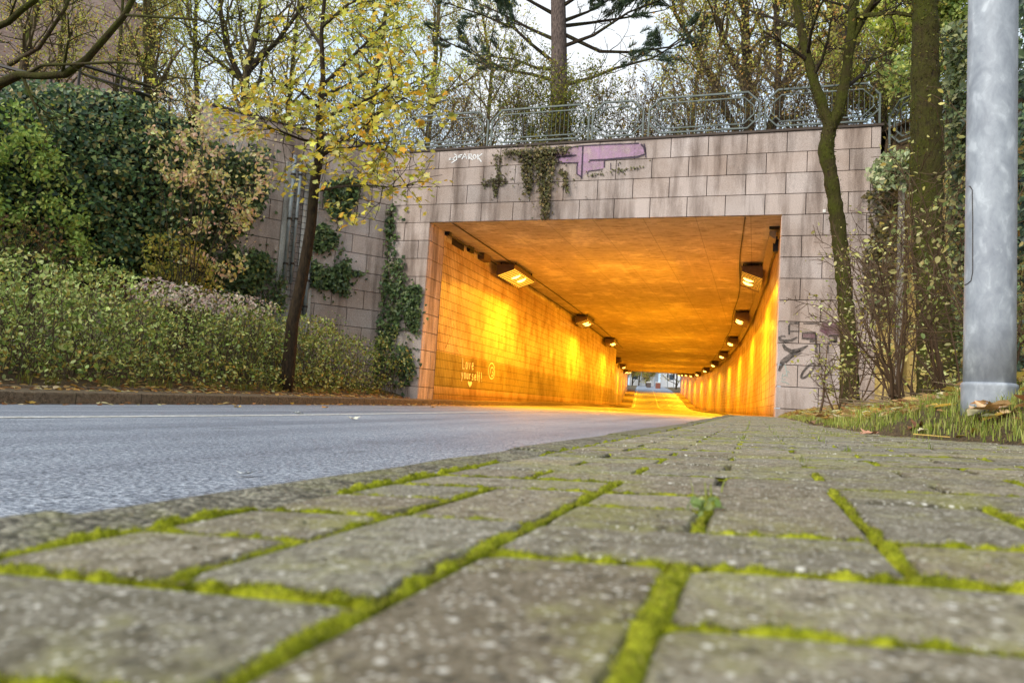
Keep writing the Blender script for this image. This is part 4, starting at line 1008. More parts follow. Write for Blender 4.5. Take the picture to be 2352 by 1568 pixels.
# forked mossy tree and thick mossy tree on the bank
def bank_tree(label, Y, pxs, rads, extra, p, nl, ls, pal, seed, moss=BARKM):
    path = [at(x, y, Y) for x, y in pxs]; b = path[0].copy(); b.z = bank_z(b.x, Y)-.1; path = [b]+path
    return tree('mossy_tree', label, path, [rads[0]*1.15]+list(rads), p, nl, ls, pal, moss, None, seed=seed, extra=extra, twigm=BARKD, fuzz=5200)
FY = 12.6
bank_tree('slim forked tree with mossy trunk standing before the right granite pier', FY, [(1951, 880), (1948, 760), (1938, 640), (1925, 520), (1908, 400), (1897, 350), (1906, 290), (1893, 255), (1870, 190), (1840, 70), (1822, -60)], [.135, .125, .118, .112, .112, .125, .1, .085, .08, .07, .055],
     [([at(1905, 300, FY), at(1925, 260, FY), at(1940, 190, FY), at(1955, 90, FY), at(1967, -60, FY)], [.1, .085, .08, .075, .06]), ([at(1953, 100, FY), at(1985, 40, FY), at(2010, 0, FY-.2), at(2050, -60, FY-.3)], [.05, .045, .04, .03]),
      ([at(1958, 40, FY), at(2060, 30, FY-.4), at(2150, 45, FY-.8)], [.03, .025, .015])], prm(n=(8, 5, 4, 0), len=(.22, .5, .5, .5), f0=(.72, .2, .2, 0)), 500, (.05, .09), OLIVE, 21)
bank_tree('thick tree trunk covered in green moss left of the lamp post', 8.4, [(2152, 905), (2150, 800), (2144, 700), (2137, 600), (2130, 500), (2128, 400), (2127, 300), (2126, 200), (2126, 100), (2124, 0), (2122, -160)], [.175, .168, .16, .156, .152, .152, .15, .142, .135, .125, .11],
     [], prm(n=(7, 5, 4, 0), len=(.2, .5, .5, .5), f0=(.9, .2, .2, 0)), 400, (.05, .09), OLIVE, 22)

# overhanging mossy limb at the upper left, its tree stands outside the frame
LY = 8.6
tree('mossy_tree', 'tree at left edge reaching a curved mossy limb into the top corner', [at(-330, 880, LY), at(-300, 560, LY), at(-260, 380, LY), at(-270, 100, LY), at(-290, -200, LY)], [.22, .19, .16, .12, .08], prm(n=(8, 5, 4, 0), len=(.14, .5, .5, .5), f0=(.75, .2, .2, 0)), 300, (.05, .09), YG, BARKM, seed=31,
     extra=[([at(-262, 380, LY), at(-120, 290, LY-.1), at(0, 192, LY-.2), at(45, 172, LY-.2), at(95, 176, LY-.2), at(150, 170, LY-.2), at(200, 135, LY-.2), at(240, 90, LY-.2), at(285, 35, LY-.2), at(320, -30, LY-.2), at(350, -120, LY-.2)], [.11, .095, .082, .07, .062, .058, .055, .052, .046, .042, .03]),
            ([at(60, 172, LY-.2), at(95, 150, LY-.3), at(170, 148, LY-.4), at(265, 143, LY-.5), at(320, 148, LY-.5), at(400, 178, LY-.6), at(470, 185, LY-.6)], [.03, .025, .022, .02, .016, .012, .008]),
            ([at(288, 35, LY-.2), at(370, 40, LY-.4), at(450, 45, LY-.5), at(520, 60, LY-.6)], [.022, .02, .016, .01]),
            ([at(-200, 160, LY), at(-60, 90, LY-.2), at(20, 50, LY-.3), at(80, 0, LY-.4), at(120, -60, LY-.4)], [.07, .06, .05, .045, .03])])

# ------------------------------------------------------------------ shrubs, ivy, hedge
def in_poly(x, y, poly):
    c = False; n = len(poly); j = n-1
    for i in range(n):
        xi, yi = poly[i]; xj, yj = poly[j]
        if (yi > y) != (yj > y) and x < (xj-xi)*(y-yi)/(yj-yi)+xi: c = not c
        j = i
    return c
def plane_pts(poly, O, n, N, d0, d1, clump=0., cs=30):
    xs = [p[0] for p in poly]; ys = [p[1] for p in poly]; P = []
    cc = []
    if clump:
        while len(cc) < cs:
            x, y = R.uniform(min(xs), max(xs)), R.uniform(min(ys), max(ys))
            if in_poly(x, y, poly): cc.append((x, y, R.uniform(.6, 1.4)))
    t = 0
    while len(P) < N and t < N*12:
        t += 1
        if cc and R.random() < clump:
            a = R.choice(cc); x, y = R.gauss(a[0], 14*a[2]), R.gauss(a[1], 11*a[2])
        else: x, y = R.uniform(min(xs), max(xs)), R.uniform(min(ys), max(ys))
        if not in_poly(x, y, poly): continue
        d = d0+(d1-d0)*R.random()**1.3
        P.append(hit(x, y, Vector(O)+Vector(n)*d, n))
    return P
IVY = [(62, 78, 44), (78, 94, 52), (48, 64, 38), (96, 108, 62), (70, 86, 54)]
def ivy(label, polys, O, n, N, size, pal=IVY, d=(.03, .16), seed=0, stems=26, w=None, clump=.5, cat='ivy', name='ivy', grp=None, shape='ivy', mat=IVYM):
    R.seed(seed); n = Vector(n); P = []
    for poly in polys:
        a = abs(sum(poly[i][0]*poly[(i+1) % len(poly)][1]-poly[(i+1) % len(poly)][0]*poly[i][1] for i in range(len(poly))))
        P.append((poly, a))
    tot = sum(a for _, a in P); pts = []
    for poly, a in P: pts += plane_pts(poly, O, n, max(6, int(N*a/tot)), d[0], d[1], clump)
    hdir = Vector((-n.y, n.x, 0))
    for i_ in range(len(pts)):
        if R.random() < .16: pts[i_] = pts[i_]+hdir*R.gauss(0, .17)+Vector((0, 0, R.gauss(0, .17)))-n*(n.dot(pts[i_]-Vector(O))-.03)*.7
    zmin = min(p.z for p in pts); c = sum(pts, Vector())/len(pts)
    e = thing(name, label, cat, (c.x, c.y, zmin), grp)
    nn = np.tile(np.array(n+Vector((0, 0, .45))), (len(pts), 1))
    leaves('foliage', np.array(pts), size, pal, mat, e, shape, nn, .55, .9, w, seed)
    m = MB()
    for k in range(stems):
        poly = R.choice(polys); q = plane_pts(poly, O, n, 2, .015, .05)
        if len(q) < 2: continue
        a, b = sorted(q, key=lambda p: p.z); s = [a.lerp(b, t)+Vector((R.gauss(0, .03), 0, R.gauss(0, .03)))*(0 < t < 1) for t in (0, .2, .4, .6, .8, 1)]
        m.tube(s, [.012, .011, .01, .009, .008, .006], 4)
    if m.V: m.build('stems', TWIG, e)
    return e
FO, FN = (0, YF, 0), (0, -1, 0)
ivy('dark ivy column climbing the inner corner left of the opening', [[(880, 520), (905, 510), (910, 590), (925, 590), (935, 640), (925, 700), (905, 800), (940, 790), (955, 860), (930, 890), (850, 880), (820, 760), (822, 690), (850, 610), (885, 600)], [(898, 460), (908, 460), (908, 520), (890, 560), (880, 530)]], FO+Vector((0, 0, 0)) if False else FO, FN, 2600, (.07, .13), seed=41)
ivy('small dark ivy bush hugging the left edge of the orange jamb', [[(930, 660), (968, 650), (966, 740), (955, 770), (935, 755), (925, 700)]], FO, FN, 650, (.06, .11), seed=42)
ivy('hanging dried ivy vine draped over the coping above the opening', [[(1230, 335), (1278, 342), (1272, 390), (1265, 440), (1261, 502), (1243, 502), (1238, 440), (1232, 400), (1224, 370)], [(1150, 345), (1310, 335), (1310, 350), (1150, 358)], [(1195, 350), (1222, 350), (1222, 440), (1205, 450), (1198, 400)], [(1280, 392), (1300, 392), (1306, 440), (1300, 445), (1292, 405)]], FO, FN, 2300, (.04, .085), [(92, 86, 50), (74, 74, 40), (118, 104, 66), (66, 58, 38)], (.02, .2), 43, 26)
ivy('sparse little ivy sprig on the granite left of the hanging vine', [[(1133, 352), (1150, 355), (1150, 400), (1165, 420), (1140, 432), (1128, 425), (1140, 400)], [(1100, 418), (1165, 405), (1165, 415), (1110, 428)], [(1130, 430), (1142, 430), (1142, 450), (1134, 452)]], FO, FN, 260, (.04, .08), [(92, 86, 50), (84, 84, 46), (66, 58, 38)], (.01, .05), 44, 8)
ivy('thin ivy tendrils trailing across the pink graffiti', [[(1395, 388), (1440, 384), (1480, 378), (1480, 384), (1440, 392), (1398, 396)], [(1345, 398), (1390, 396), (1390, 402), (1348, 406)]], FO, FN, 70, (.04, .07), [(104, 98, 66), (86, 84, 52)], (.01, .04), 45, 0)
ivy('dark ivy patch high on the flared wall right of the maple trunk', [[(745, 425), (790, 405), (830, 415), (825, 450), (800, 495), (765, 500), (745, 470)]], WOv, WN, 900, (.07, .13), d=(.05, .25), seed=46)
ivy('ivy patch on the flared wall just right of the leaning trunk, middle height', [[(715, 520), (745, 510), (778, 540), (770, 570), (720, 580)]], WOv, WN, 560, (.07, .13), d=(.05, .25), seed=47)
ivy('ragged ivy spread on the flared wall right of the low pipe', [[(715, 590), (750, 620), (800, 590), (808, 620), (800, 680), (760, 665), (715, 660)], [(800, 620), (840, 625), (840, 632), (800, 634)]], WOv, WN, 950, (.07, .13), d=(.05, .25), seed=48)
ivy('broad dark ivy sheet left of the pale pilaster down to the hedge', [[(440, 520), (520, 520), (560, 590), (590, 560), (640, 600), (660, 640), (655, 720), (600, 720), (540, 700), (480, 660), (430, 600)], [(480, 330), (620, 340), (615, 470), (560, 540), (470, 520)]], WOv, WN, 4200, (.07, .13), d=(.05, .35), seed=49, clump=.65)
# big ivy blanket over the wall at far left
ivy('huge dark green ivy blanket covering the wall top at far left', [[(-260, 200), (0, 188), (80, 182), (150, 192), (235, 205), (330, 225), (420, 270), (500, 330), (520, 420), (470, 540), (420, 640), (0, 640), (-260, 640)]], WOv, WN, 34000, (.055, .125), [(52, 74, 46), (66, 90, 56), (44, 64, 46), (84, 106, 60), (60, 78, 40), (106, 118, 62), (120, 112, 62)], (.15, 1.35), 50, 60, clump=.35)
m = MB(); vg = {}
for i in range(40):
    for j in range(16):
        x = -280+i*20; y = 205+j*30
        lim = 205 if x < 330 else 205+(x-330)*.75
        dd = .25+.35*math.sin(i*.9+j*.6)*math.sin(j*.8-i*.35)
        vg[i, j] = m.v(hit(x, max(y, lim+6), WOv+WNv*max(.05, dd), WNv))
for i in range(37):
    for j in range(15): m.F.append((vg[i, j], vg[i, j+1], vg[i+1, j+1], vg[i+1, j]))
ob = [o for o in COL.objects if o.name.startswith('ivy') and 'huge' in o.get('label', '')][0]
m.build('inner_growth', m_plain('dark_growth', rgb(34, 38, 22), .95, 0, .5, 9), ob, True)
def bush(name, label, centers, nleaf, size, pal, seed, stems=40, shape='kite', mat=LEAFM, cat='shrub', grp=None, base_z=None, hole=0., wgt=None, shell=.75, nw=.45, stemmat=TWIG, stem_r=.008, ground=None):
    """centers: list of (cx,cy,cz,rx,ry,rz) ellipsoids"""
    R.seed(seed); g = np.random.default_rng(seed); vol = np.array([c[3]*c[4]+c[3]*c[5]+c[4]*c[5] for c in centers]); k = g.choice(len(centers), nleaf, p=vol/vol.sum())
    D = norm(g.normal(size=(nleaf, 3))); r = shell+(1.05-shell)*g.random((nleaf, 1))**.6
    r = np.where(g.random((nleaf, 1)) < .25, g.random((nleaf, 1))**.5, r)
    C = np.array(centers); P = C[k, :3]+D*r*C[k, 3:6]
    if ground is not None:
        zz = np.array([ground(a, b) for a, b in P[:, :2]]); P = P[P[:, 2] > zz+.03]; D = D[:len(P)]
    if hole:
        hv = np.sin(P[:, 1]*5.3+P[:, 2]*4.1)+np.sin(P[:, 1]*9.7-P[:, 2]*8.3+1.3)+np.sin(P[:, 2]*13+P[:, 0]*6+P[:, 1]*2.2)
        kk = hv+g.normal(size=len(P))*.5 < hole; P = P[kk]; D = D[kk]
    zb = min(c[2]-c[5] for c in centers) if base_z is None else base_z
    e = thing(name, label, cat, (float(C[0, 0]), float(C[0, 1]), zb), grp)
    leaves('foliage', P, size, pal, mat, e, shape, D+np.array([0, 0, .35]), nw, .3, wgt, seed)
    m = MB()
    for i in range(stems):
        c = R.choice(centers); d = rnd_dir(); d.z = abs(d.z)
        tgt = Vector((c[0]+d.x*c[3], c[1]+d.y*c[4], c[2]+d.z*c[5])); b = Vector((c[0]+R.gauss(0, c[3]*.3), c[1]+R.gauss(0, c[4]*.3), zb if ground is None else ground(c[0], c[1])))
        mid = b.lerp(tgt, .55)+Vector((0, 0, .12*c[5]))+rnd_dir()*.06; q = [b, b.lerp(mid, .5)+rnd_dir()*.03, mid, mid.lerp(tgt, .5)+rnd_dir()*.04, tgt]
        m.tube(q, [stem_r, stem_r*.9, stem_r*.75, stem_r*.55, stem_r*.35], 4, False)
    if m.V: m.build('stems', stemmat, e)
    return e
HEDGE = [(122, 138, 64), (154, 168, 98), (98, 114, 50), (182, 190, 126), (84, 100, 50), (136, 128, 64)]
hc = []
R.seed(60)
y = 3.2
while y < 16.95:
    top = 1.28+.02*y+R.uniform(-.1, .1)
    for xo in (0, .95, 1.9):
        x = -9.3-xo+max(0, y-15)*.12+R.uniform(-.08, .08)
        if x < wing_x(y)+.4: continue
        g0 = emb_z(x, y); h = top-g0+xo*.12
        k_ = R.uniform(.8, 1.25); hc.append((x, y, g0+h*.5*k_, .5*k_+.05, .62*k_, h*.5*k_))
    y += .62
bush('hedge', 'low mixed green shrub hedge between the left kerb and the granite wall', hc, 49000, (.035, .09), HEDGE, 60, 800, 'oval', cat='hedge', hole=.5, ground=emb_z, base_z=-.2, stemmat=TWIG)
hc2 = [(-9.7, y_, 1.25+.02*y_, .55, .4, .22) for y_ in (9.5, 10.1, 10.7, 11.3, 11.9)]
bush('flowering_shrub', 'pale lilac grey leafed shrub tops showing along the middle of the hedge', hc2, 700, (.05, .09), [(176, 160, 152), (160, 146, 136), (188, 180, 164), (150, 130, 122)], 61, 40, 'oval', base_z=.0)
hc3 = [(-9.1-.08*max(0, y_-13), y_, .1, .5, .45, .3) for y_ in np.arange(4, 16.5, .7)]
bush('ground_plants', 'low weeds and seedlings along the foot of the hedge', hc3, 4200, (.04, .085), HEDGE+[(150, 128, 60)], 62, 120, 'oval', cat='weeds', ground=emb_z, base_z=-.25)
# rose coloured and pale round leafed shrub over the ivy
def px_branch_shrub(name, label, cat, poly, O, n, d, N, size, pal, seed, stems, shape='oval', w=None, root=None, mat=LEAFM):
    R.seed(seed); pts = plane_pts(poly, O, n, N, d[0], d[1], .7, 46); zmin = min(p.z for p in pts)
    c = root if root is not None else Vector((sum(p.x for p in pts)/N, sum(p.y for p in pts)/N, zmin))
    e = thing(name, label, cat, tuple(c))
    leaves('foliage', np.array([tuple(p) for p in pts]), size, pal, mat, e, shape, np.tile(np.array(Vector(n)+Vector((0, 0, .3))), (len(pts), 1)), .4, .6, w, seed)
    m = MB()
    for k in range(stems):
        t = R.choice(pts); b = c+Vector((R.gauss(0, .12), R.gauss(0, .12), 0)); mid = b.lerp(t, .6)+Vector((0, 0, .35))+rnd_dir()*.12
        m.tube([b, b.lerp(mid, .5)+rnd_dir()*.14, mid, mid.lerp(t, .5)+rnd_dir()*.1, t], [.012, .01, .008, .006, .004], 4, False)
    m.build('stems', BARKD, e); return e
px_branch_shrub('shrub', 'tall arching shrub with round pale yellow and pinkish leaves before the ivy', 'shrub', [(330, 200), (430, 210), (520, 260), (640, 300), (640, 420), (600, 520), (560, 640), (430, 700), (380, 560), (390, 440), (330, 330)], WOv, WN, (1., 2.1), 2200, (.07, .13), [(206, 186, 116), (194, 172, 120), (212, 190, 140), (176, 168, 92), (206, 162, 140), (186, 150, 120)], 63, 26, root=Vector((-11.0, 11.4, .25)))
px_branch_shrub('shrub', 'bright green leafed shrub spilling over the ivy at left edge', 'shrub', [(-150, 240), (40, 230), (110, 300), (190, 420), (220, 560), (260, 640), (-150, 650)], WOv, WN, (1.3, 2.3), 4200, (.06, .12), [(124, 146, 64), (146, 162, 80), (98, 122, 56), (160, 170, 90), (116, 124, 50)], 64, 22, root=Vector((-12.3, 8.6, .25)))
px_branch_shrub('shrub', 'small yellow green shrub in front of the wall above the hedge middle', 'shrub', [(330, 540), (430, 520), (480, 600), (520, 680), (400, 690), (330, 640)], WOv, WN, (1.2, 2.), 1000, (.06, .11), [(158, 152, 62), (138, 138, 58), (176, 160, 80)], 65, 40, root=Vector((-10.8, 11., .25)))
px_branch_shrub('shrub', 'brown withered bramble thicket at left between ivy and hedge', 'shrub', [(-100, 480), (120, 500), (230, 580), (300, 660), (-100, 680)], WOv, WN, (1.6, 2.6), 1100, (.05, .09), [(104, 78, 46), (88, 68, 42), (128, 104, 60), (120, 116, 56)], 66, 130, root=Vector((-12., 8.4, .25)))
# thicket behind the railings
TH = 'dry shrubs behind the guard rail'
ths = [(-9.0, 19.2, 1.6, .95, 'dry brown shrub behind the leftmost railing panel'), (-7.6, 19.0, 1.9, 1.0, 'tangled shrub behind the gap between the two left railing panels'), (-6.3, 19.2, 2.3, .9, 'taller leafy green shrub left of the pine trunk'), (-5.0, 18.9, 1.5, .8, 'green shrub in front of the pine trunk base'),
       (-3.6, 19.4, 1.8, .9, 'sparse shrub behind the narrow railing panel'), (-2.1, 19.2, 1.6, .9, 'dry twiggy shrub behind the left half of the long panel'), (-.7, 19.0, 1.7, .9, 'dry twiggy shrub behind the right half of the long panel'), (.7, 18.6, 1.5, .9, 'brown brush pushing through the railing left of the forked trunk'), (1.9, 18.3, 1.5, .9, 'brown brush on the wall top right of the forked trunk'), (3.3, 18.2, 2., 1.1, 'green brown shrub above the ochre wall')]
for i, (x, y, h, w_, lab) in enumerate(ths):
    R.seed(300+i); h *= 1.65; b = Vector((x, y, 6.42)); out = []; tips = []
    e = thing('shrub', lab, 'shrub', tuple(b), TH)
    for k in range(19):
        d = Vector((R.gauss(0, .38), R.gauss(0, .38), 1)).normalized(); s = b+Vector((R.gauss(0, w_*.4), R.gauss(0, .35), 0))
        grow(s, d, h*R.uniform(.7, 1.15), .013, 1, prm(n=(0, 7, 4, 0), f0=(0, .1, .1, 0), len=(.3, .42, .5, .5), seg=(.4, .22, .16, .1), wob=(.1, .2, .3, .3), trop=(0, .04, .05, .02), max=3, rmin=.0055), out, tips)
    wood(out, 'stems', TWIG, e, None, False, (5, 4, 3, 3))
    green = i in (2, 3, 9); pal = [(120, 122, 46), (150, 142, 60), (96, 104, 40)] if green else [(128, 104, 62), (150, 124, 74), (104, 84, 52), (150, 140, 66)]
    n = 4200 if green else 1500
    ti = rng.integers(0, len(tips), n); leaves('foliage', np.array([tips[q] for q in ti])+rng.normal(size=(n, 3))*.07, (.05, .1), pal, LEAFM, e, 'kite', seed=310+i)
# left hilltop undergrowth
for i, (px, py, Y, h, lab) in enumerate([(420, 270, 16.5, 1.6, 'bare shrub on the wall top behind the round leafed shrub'), (520, 300, 17.5, 1.7, 'thin stemmed shrub on the wall top left of the maple'), (620, 320, 18, 1.7, 'dark bare shrub on the wall top just left of the maple'), (790, 320, 19, 1.8, 'dense brown shrub on the wall top right behind the maple'), (870, 330, 19.2, 2., 'brown leafy shrub at the wall corner behind the maple leaves')]):
    R.seed(330+i); h *= 1.5; b = at(px, py, Y); b.z = 6.42; out = []; tips = []
    e = thing('shrub', lab, 'shrub', tuple(b), 'bare shrubs along the left wall top')
    for k in range(18):
        d = Vector((R.gauss(0, .35), R.gauss(0, .35), 1)).normalized(); s = b+Vector((R.gauss(0, .55), R.gauss(0, .3), 0))
        grow(s, d, h*R.uniform(.7, 1.2), .014, 1, prm(n=(0, 7, 4, 0), f0=(0, .1, .1, 0), len=(.3, .42, .5, .5), seg=(.4, .22, .16, .1), wob=(.1, .2, .3, .3), trop=(0, .04, .05, .02), max=3, rmin=.006), out, tips)
    wood(out, 'stems', TWIG, e, None, False, (5, 4, 3, 3)); n = 1500; ti = rng.integers(0, len(tips), n)
    leaves('foliage', np.array([tips[q] for q in ti])+rng.normal(size=(n, 3))*.08, (.05, .1), OLIVE, LEAFM, e, 'kite', seed=340+i)

# right side ivy and shrubs
RIV = [(76, 86, 50), (62, 74, 42), (100, 106, 66), (50, 60, 36), (124, 124, 80)]
ivy('ivy curtain on the ochre wall between the mossy trunk and the lamp post', [[(2165, 60), (2225, 40), (2225, 920), (2185, 900), (2190, 760), (2180, 600), (2175, 420), (2168, 250)]], RO, RN, 4200, (.07, .13), RIV, (.1, 1.1), 71, 30)
ivy('deep green ivy mass right of the lamp post at picture edge', [[(2315, -40), (2440, -40), (2440, 940), (2318, 940)]], RO, RN, 5200, (.08, .15), [(50, 66, 52), (66, 84, 60), (84, 100, 66), (40, 54, 44)], (.2, 2.), 72, 30)
ivy('pale leafed ivy clump tumbling over the top corner of the ochre wall', [[(1985, 390), (2030, 350), (2100, 340), (2105, 440), (2060, 430), (2010, 440)]], RO, RN, 700, (.08, .14), [(138, 146, 104), (112, 124, 78), (160, 164, 122), (90, 104, 64)], (.1, .9), 73, 14)
ivy('dark brown green ivy hanging in front of the right portal corner', [[(1990, 440), (2070, 420), (2066, 560), (2062, 640), (2050, 730), (2000, 720), (1980, 600), (2000, 540)]], FO, FN, 1500, (.06, .12), [(84, 74, 46), (66, 62, 36), (104, 92, 58), (56, 56, 34)], (.05, .8), 74, 24)
# narrow concrete pillar in the corner
b = thing('concrete_post', 'slim grey concrete post in the shaded corner right of the granite pier', 'post', tuple(at(2062, 880, 16.4)))
m = MB(); c = at(2062, 880, 16.4); m.hexa([(c.x-.06, c.y-.06, c.z), (c.x+.06, c.y-.06, c.z), (c.x+.06, c.y+.06, c.z), (c.x-.06, c.y+.06, c.z)], [(c.x-.055, c.y-.055, 4.9), (c.x+.055, c.y-.055, 4.9), (c.x+.055, c.y+.055, 4.9), (c.x-.055, c.y+.055, 4.9)]); m.build('shaft', CONC, b)
m = MB(); m.box(c.x-.09, c.x+.09, c.y-.09, c.y+.09, 4.9, 4.98); m.build('cap', CONC, b)

def stem_shrub(label, px, py, Y, n, H, seed, nleaf, size, pal, spread=.5, lean=0., bare=.5):
    R.seed(seed); b = at(px, py, Y); b.z = bank_z(b.x, Y)-.02; out = []; tips = []
    e = thing('shrub', label, 'shrub', tuple(b))
    for k in range(n):
        d = Vector((R.gauss(lean, spread), R.gauss(0, spread*.7), 1)).normalized()
        grow(b+Vector((R.gauss(0, .04), R.gauss(0, .04), 0)), d, H*R.uniform(.55, 1.1), .0095*R.uniform(.6, 1.2), 1, prm(n=(0, 6, 4, 0), f0=(0, .25, .2, 0), len=(.3, .45, .5, .5), seg=(.3, .12, .09, .07), wob=(.1, .14, .22, .25), trop=(0, .03, .03, .0), max=3, rmin=.0022, rr=.5), out, tips)
    wood(out, 'stems', m_plain('brown_stem', rgb(84, 62, 40), .85), e, None, True, (6, 6, 4, 3))
    ti = rng.integers(0, len(tips), nleaf); leaves('foliage', np.array([tips[q] for q in ti])+rng.normal(size=(nleaf, 3))*.02, size, pal, LEAFM, e, 'oval', np.tile(np.array([0, -.2, 1.]), (nleaf, 1)), .45, .2, seed=seed)
    return e
SP = [(186, 178, 112), (166, 166, 92), (148, 150, 84), (200, 188, 130), (150, 138, 66)]
stem_shrub('many stemmed bare shrub with few pale leaves in front of the mossy trunk', 2072, 938, 5.2, 13, 1.15, 81, 260, (.02, .042), SP, .42)
stem_shrub('low leafy sprig shrub at the grass edge before the granite pier', 1914, 945, 6.6, 6, .7, 82, 240, (.02, .042), SP, .5, -.15)
stem_shrub('upright leafy shrub between the mossy trunk and the lamp post', 2178, 930, 5.6, 9, 1.8, 83, 230, (.025, .048), SP, .28)
stem_shrub('slender leafy shrub climbing around the forked trunk foot', 1962, 935, 9.2, 7, 1.7, 84, 320, (.03, .05), SP, .33)
stem_shrub('dense low brush at the right behind the lamp post base', 2340, 950, 4.6, 14, 1.0, 85, 700, (.03, .05), [(120, 126, 70), (96, 104, 58), (150, 142, 90)], .5)
stem_shrub('low twiggy brush on the bank in front of the thick mossy trunk', 2120, 930, 7.2, 12, .5, 86, 300, (.03, .05), SP, .8)
stem_shrub('thin long twigged shrub in front of the ochre wall', 2040, 930, 8.2, 5, 2.4, 87, 90, (.03, .055), SP, .25)

# ------------------------------------------------------------------ ground cover
# moss in the paver joints
R.seed(90)
mv = []; mf = []; bl = []
def moss_strip(fx, n, wid, hgt, fine):
    """fx(t)->centre point on ground"""
    ks = 7 if fine else 3; rows = []
    for i in range(n+1):
        t = i/n; p, sd, s = fx(t)
        row = []
        s_end = min(1, t*n/4, (1-t)*n/4) if n > 8 else 1
        wv = wid*(.75+.5*R.random())*(.35+.65*s_end)*s
        for k in range(ks):
            u = 2*k/(ks-1)-1; h = hgt*(1-u*u)*s*(.5+.9*R.random())*s_end-.004*(abs(u) > .99)-.001
            row.append(len(mv)); mv.append((p[0]+sd[0]*u*wv/2+R.gauss(0, .0004), p[1]+sd[1]*u*wv/2+R.gauss(0, .0004), p[2]+h))
            if fine: bl.append((mv[-1], s, hgt))
        rows.append(row)
    for i in range(n):
        for k in range(ks-1): mf.append((rows[i][k], rows[i][k+1], rows[i+1][k+1], rows[i+1][k]))
def patchy(a, b): return .5+.5*math.sin(a*13.1+b*7.7+2*math.sin(b*3.1+a*5))
done = set()
for x, g0, g1, r in jb_long:
    key = (round(x, 3), round(g0, 2))
    if key in done or x > .78: continue
    done.add(key)
    mid = (g0+g1)/2
    kerbj = abs(x-cols[0]) < .01
    if kerbj:
        st = .95 if patchy(x, mid*.9) > .22 else 0
    else:
        st = patchy(x*3, mid*2.2)
        thr = .12 if mid < 1.1 and x < .2 else (.3 if x < .12 else .55)
        if x > .3: thr = .78
        if mid > 1.5: thr += .12
        st = 0 if st < thr else .55+.5*st
        if mid < .8 and x < .1: st = max(st, .75)
    if mid > 9 and R.random() < .5: st = 0
    if mid > 12: st = 0
    if st <= 0: continue
    fine = mid < 1.0
    L = g1-g0; n = int(L/.0022) if fine else max(3, int(L/(.01 if mid < 2.5 else .03)))
    def fx(t, x=x, g0=g0, g1=g1, st=st):
        p = ppt(x, g0+(g1-g0)*t); w = max(0, -.02+1.2*patchy(x*20+g0*9, (g0+(g1-g0)*t)*14)) if not ((abs(x+.033) < .01 and g0 < .3) or x < cols[0]+.01) else (.9 if x > cols[0]+.01 else .55+.55*patchy(x*20+g0*9, (g0+(g1-g0)*t)*14)); return (p[0]+.0012*math.sin(t*9), p[1], p[2]), (1, 0, 0), st*w
    big_ = abs(x+.033) < .01 and g0 < .3
    moss_strip(fx, n, (.0165 if big_ else .0105) if not kerbj else .014, (.0038 if big_ else .003) if not kerbj else .0055, fine)
strong = {(3, 0): 1, (0, 2): 1, (1, 2): 1, (2, 2): 0}
done = set()
for g, x0, x1, r in jb_tr:
    key = (round(g, 2), round(x0, 3))
    if key in done or x0 > .6: continue
    done.add(key)
    left = x1 < -.12
    st = patchy(x0*9, g*5)
    if g < .75: ok = left or (x0 < .06 and st > .3) or st > .75
    elif g < 1.6: ok = st > (.5 if left else .86)
    else: ok = st > .9 and g < 4
    if abs(g-.27) < .01 and x0 > -.06: ok = x0 < .06
    if abs(g-.375) < .01 and x0 < .0: ok = True
    if not ok: continue
    fine = g < .8; n = int((x1-x0)/.0022) if fine else max(3, int((x1-x0)/.012))
    sc_ = 1. if g < .5 else .7
    def fx(t, x0=x0, x1=x1, g=g, sc_=sc_):
        p = ppt(x0+(x1-x0)*t, g); w = max(0, -.12+1.2*patchy((x0+(x1-x0)*t)*19, g*17)); return p, (0, 1, 0), w*sc_
    moss_strip(fx, n, .0085, .0026, fine)
mo = arr_mesh('moss', np.array(mv), np.array(mf), MOSS, None, smooth=True); mo['kind'] = 'stuff'
# moss tufts: fine upright leaflets
B = np.array([b[0] for b in bl]); n = len(B)
rep = 2
B = B.repeat(rep, axis=0)+rng.normal(size=(n*rep, 3))*np.array([.0012, .0012, .0003]); D = norm(rng.normal(size=(n*rep, 3))*.6+np.array([0, 0, 1.])); Ln = rng.uniform(.0008, .0022, (n*rep, 1))
sd = norm(np.cross(D, rng.normal(size=(n*rep, 3))))*.00045
V = np.stack([B-sd, B+sd, B+D*Ln], axis=1).reshape(-1, 3)
cm = np.array([rgb(134, 140, 30), rgb(164, 168, 42), rgb(186, 184, 66), rgb(84, 88, 24), rgb(112, 92, 44)])[rng.choice(5, n*rep, p=[.3, .28, .16, .18, .08])].repeat(3, axis=0)
o = arr_mesh('moss', V, np.arange(len(V)).reshape(-1, 3), GRASSM, None, cm); o['kind'] = 'stuff'

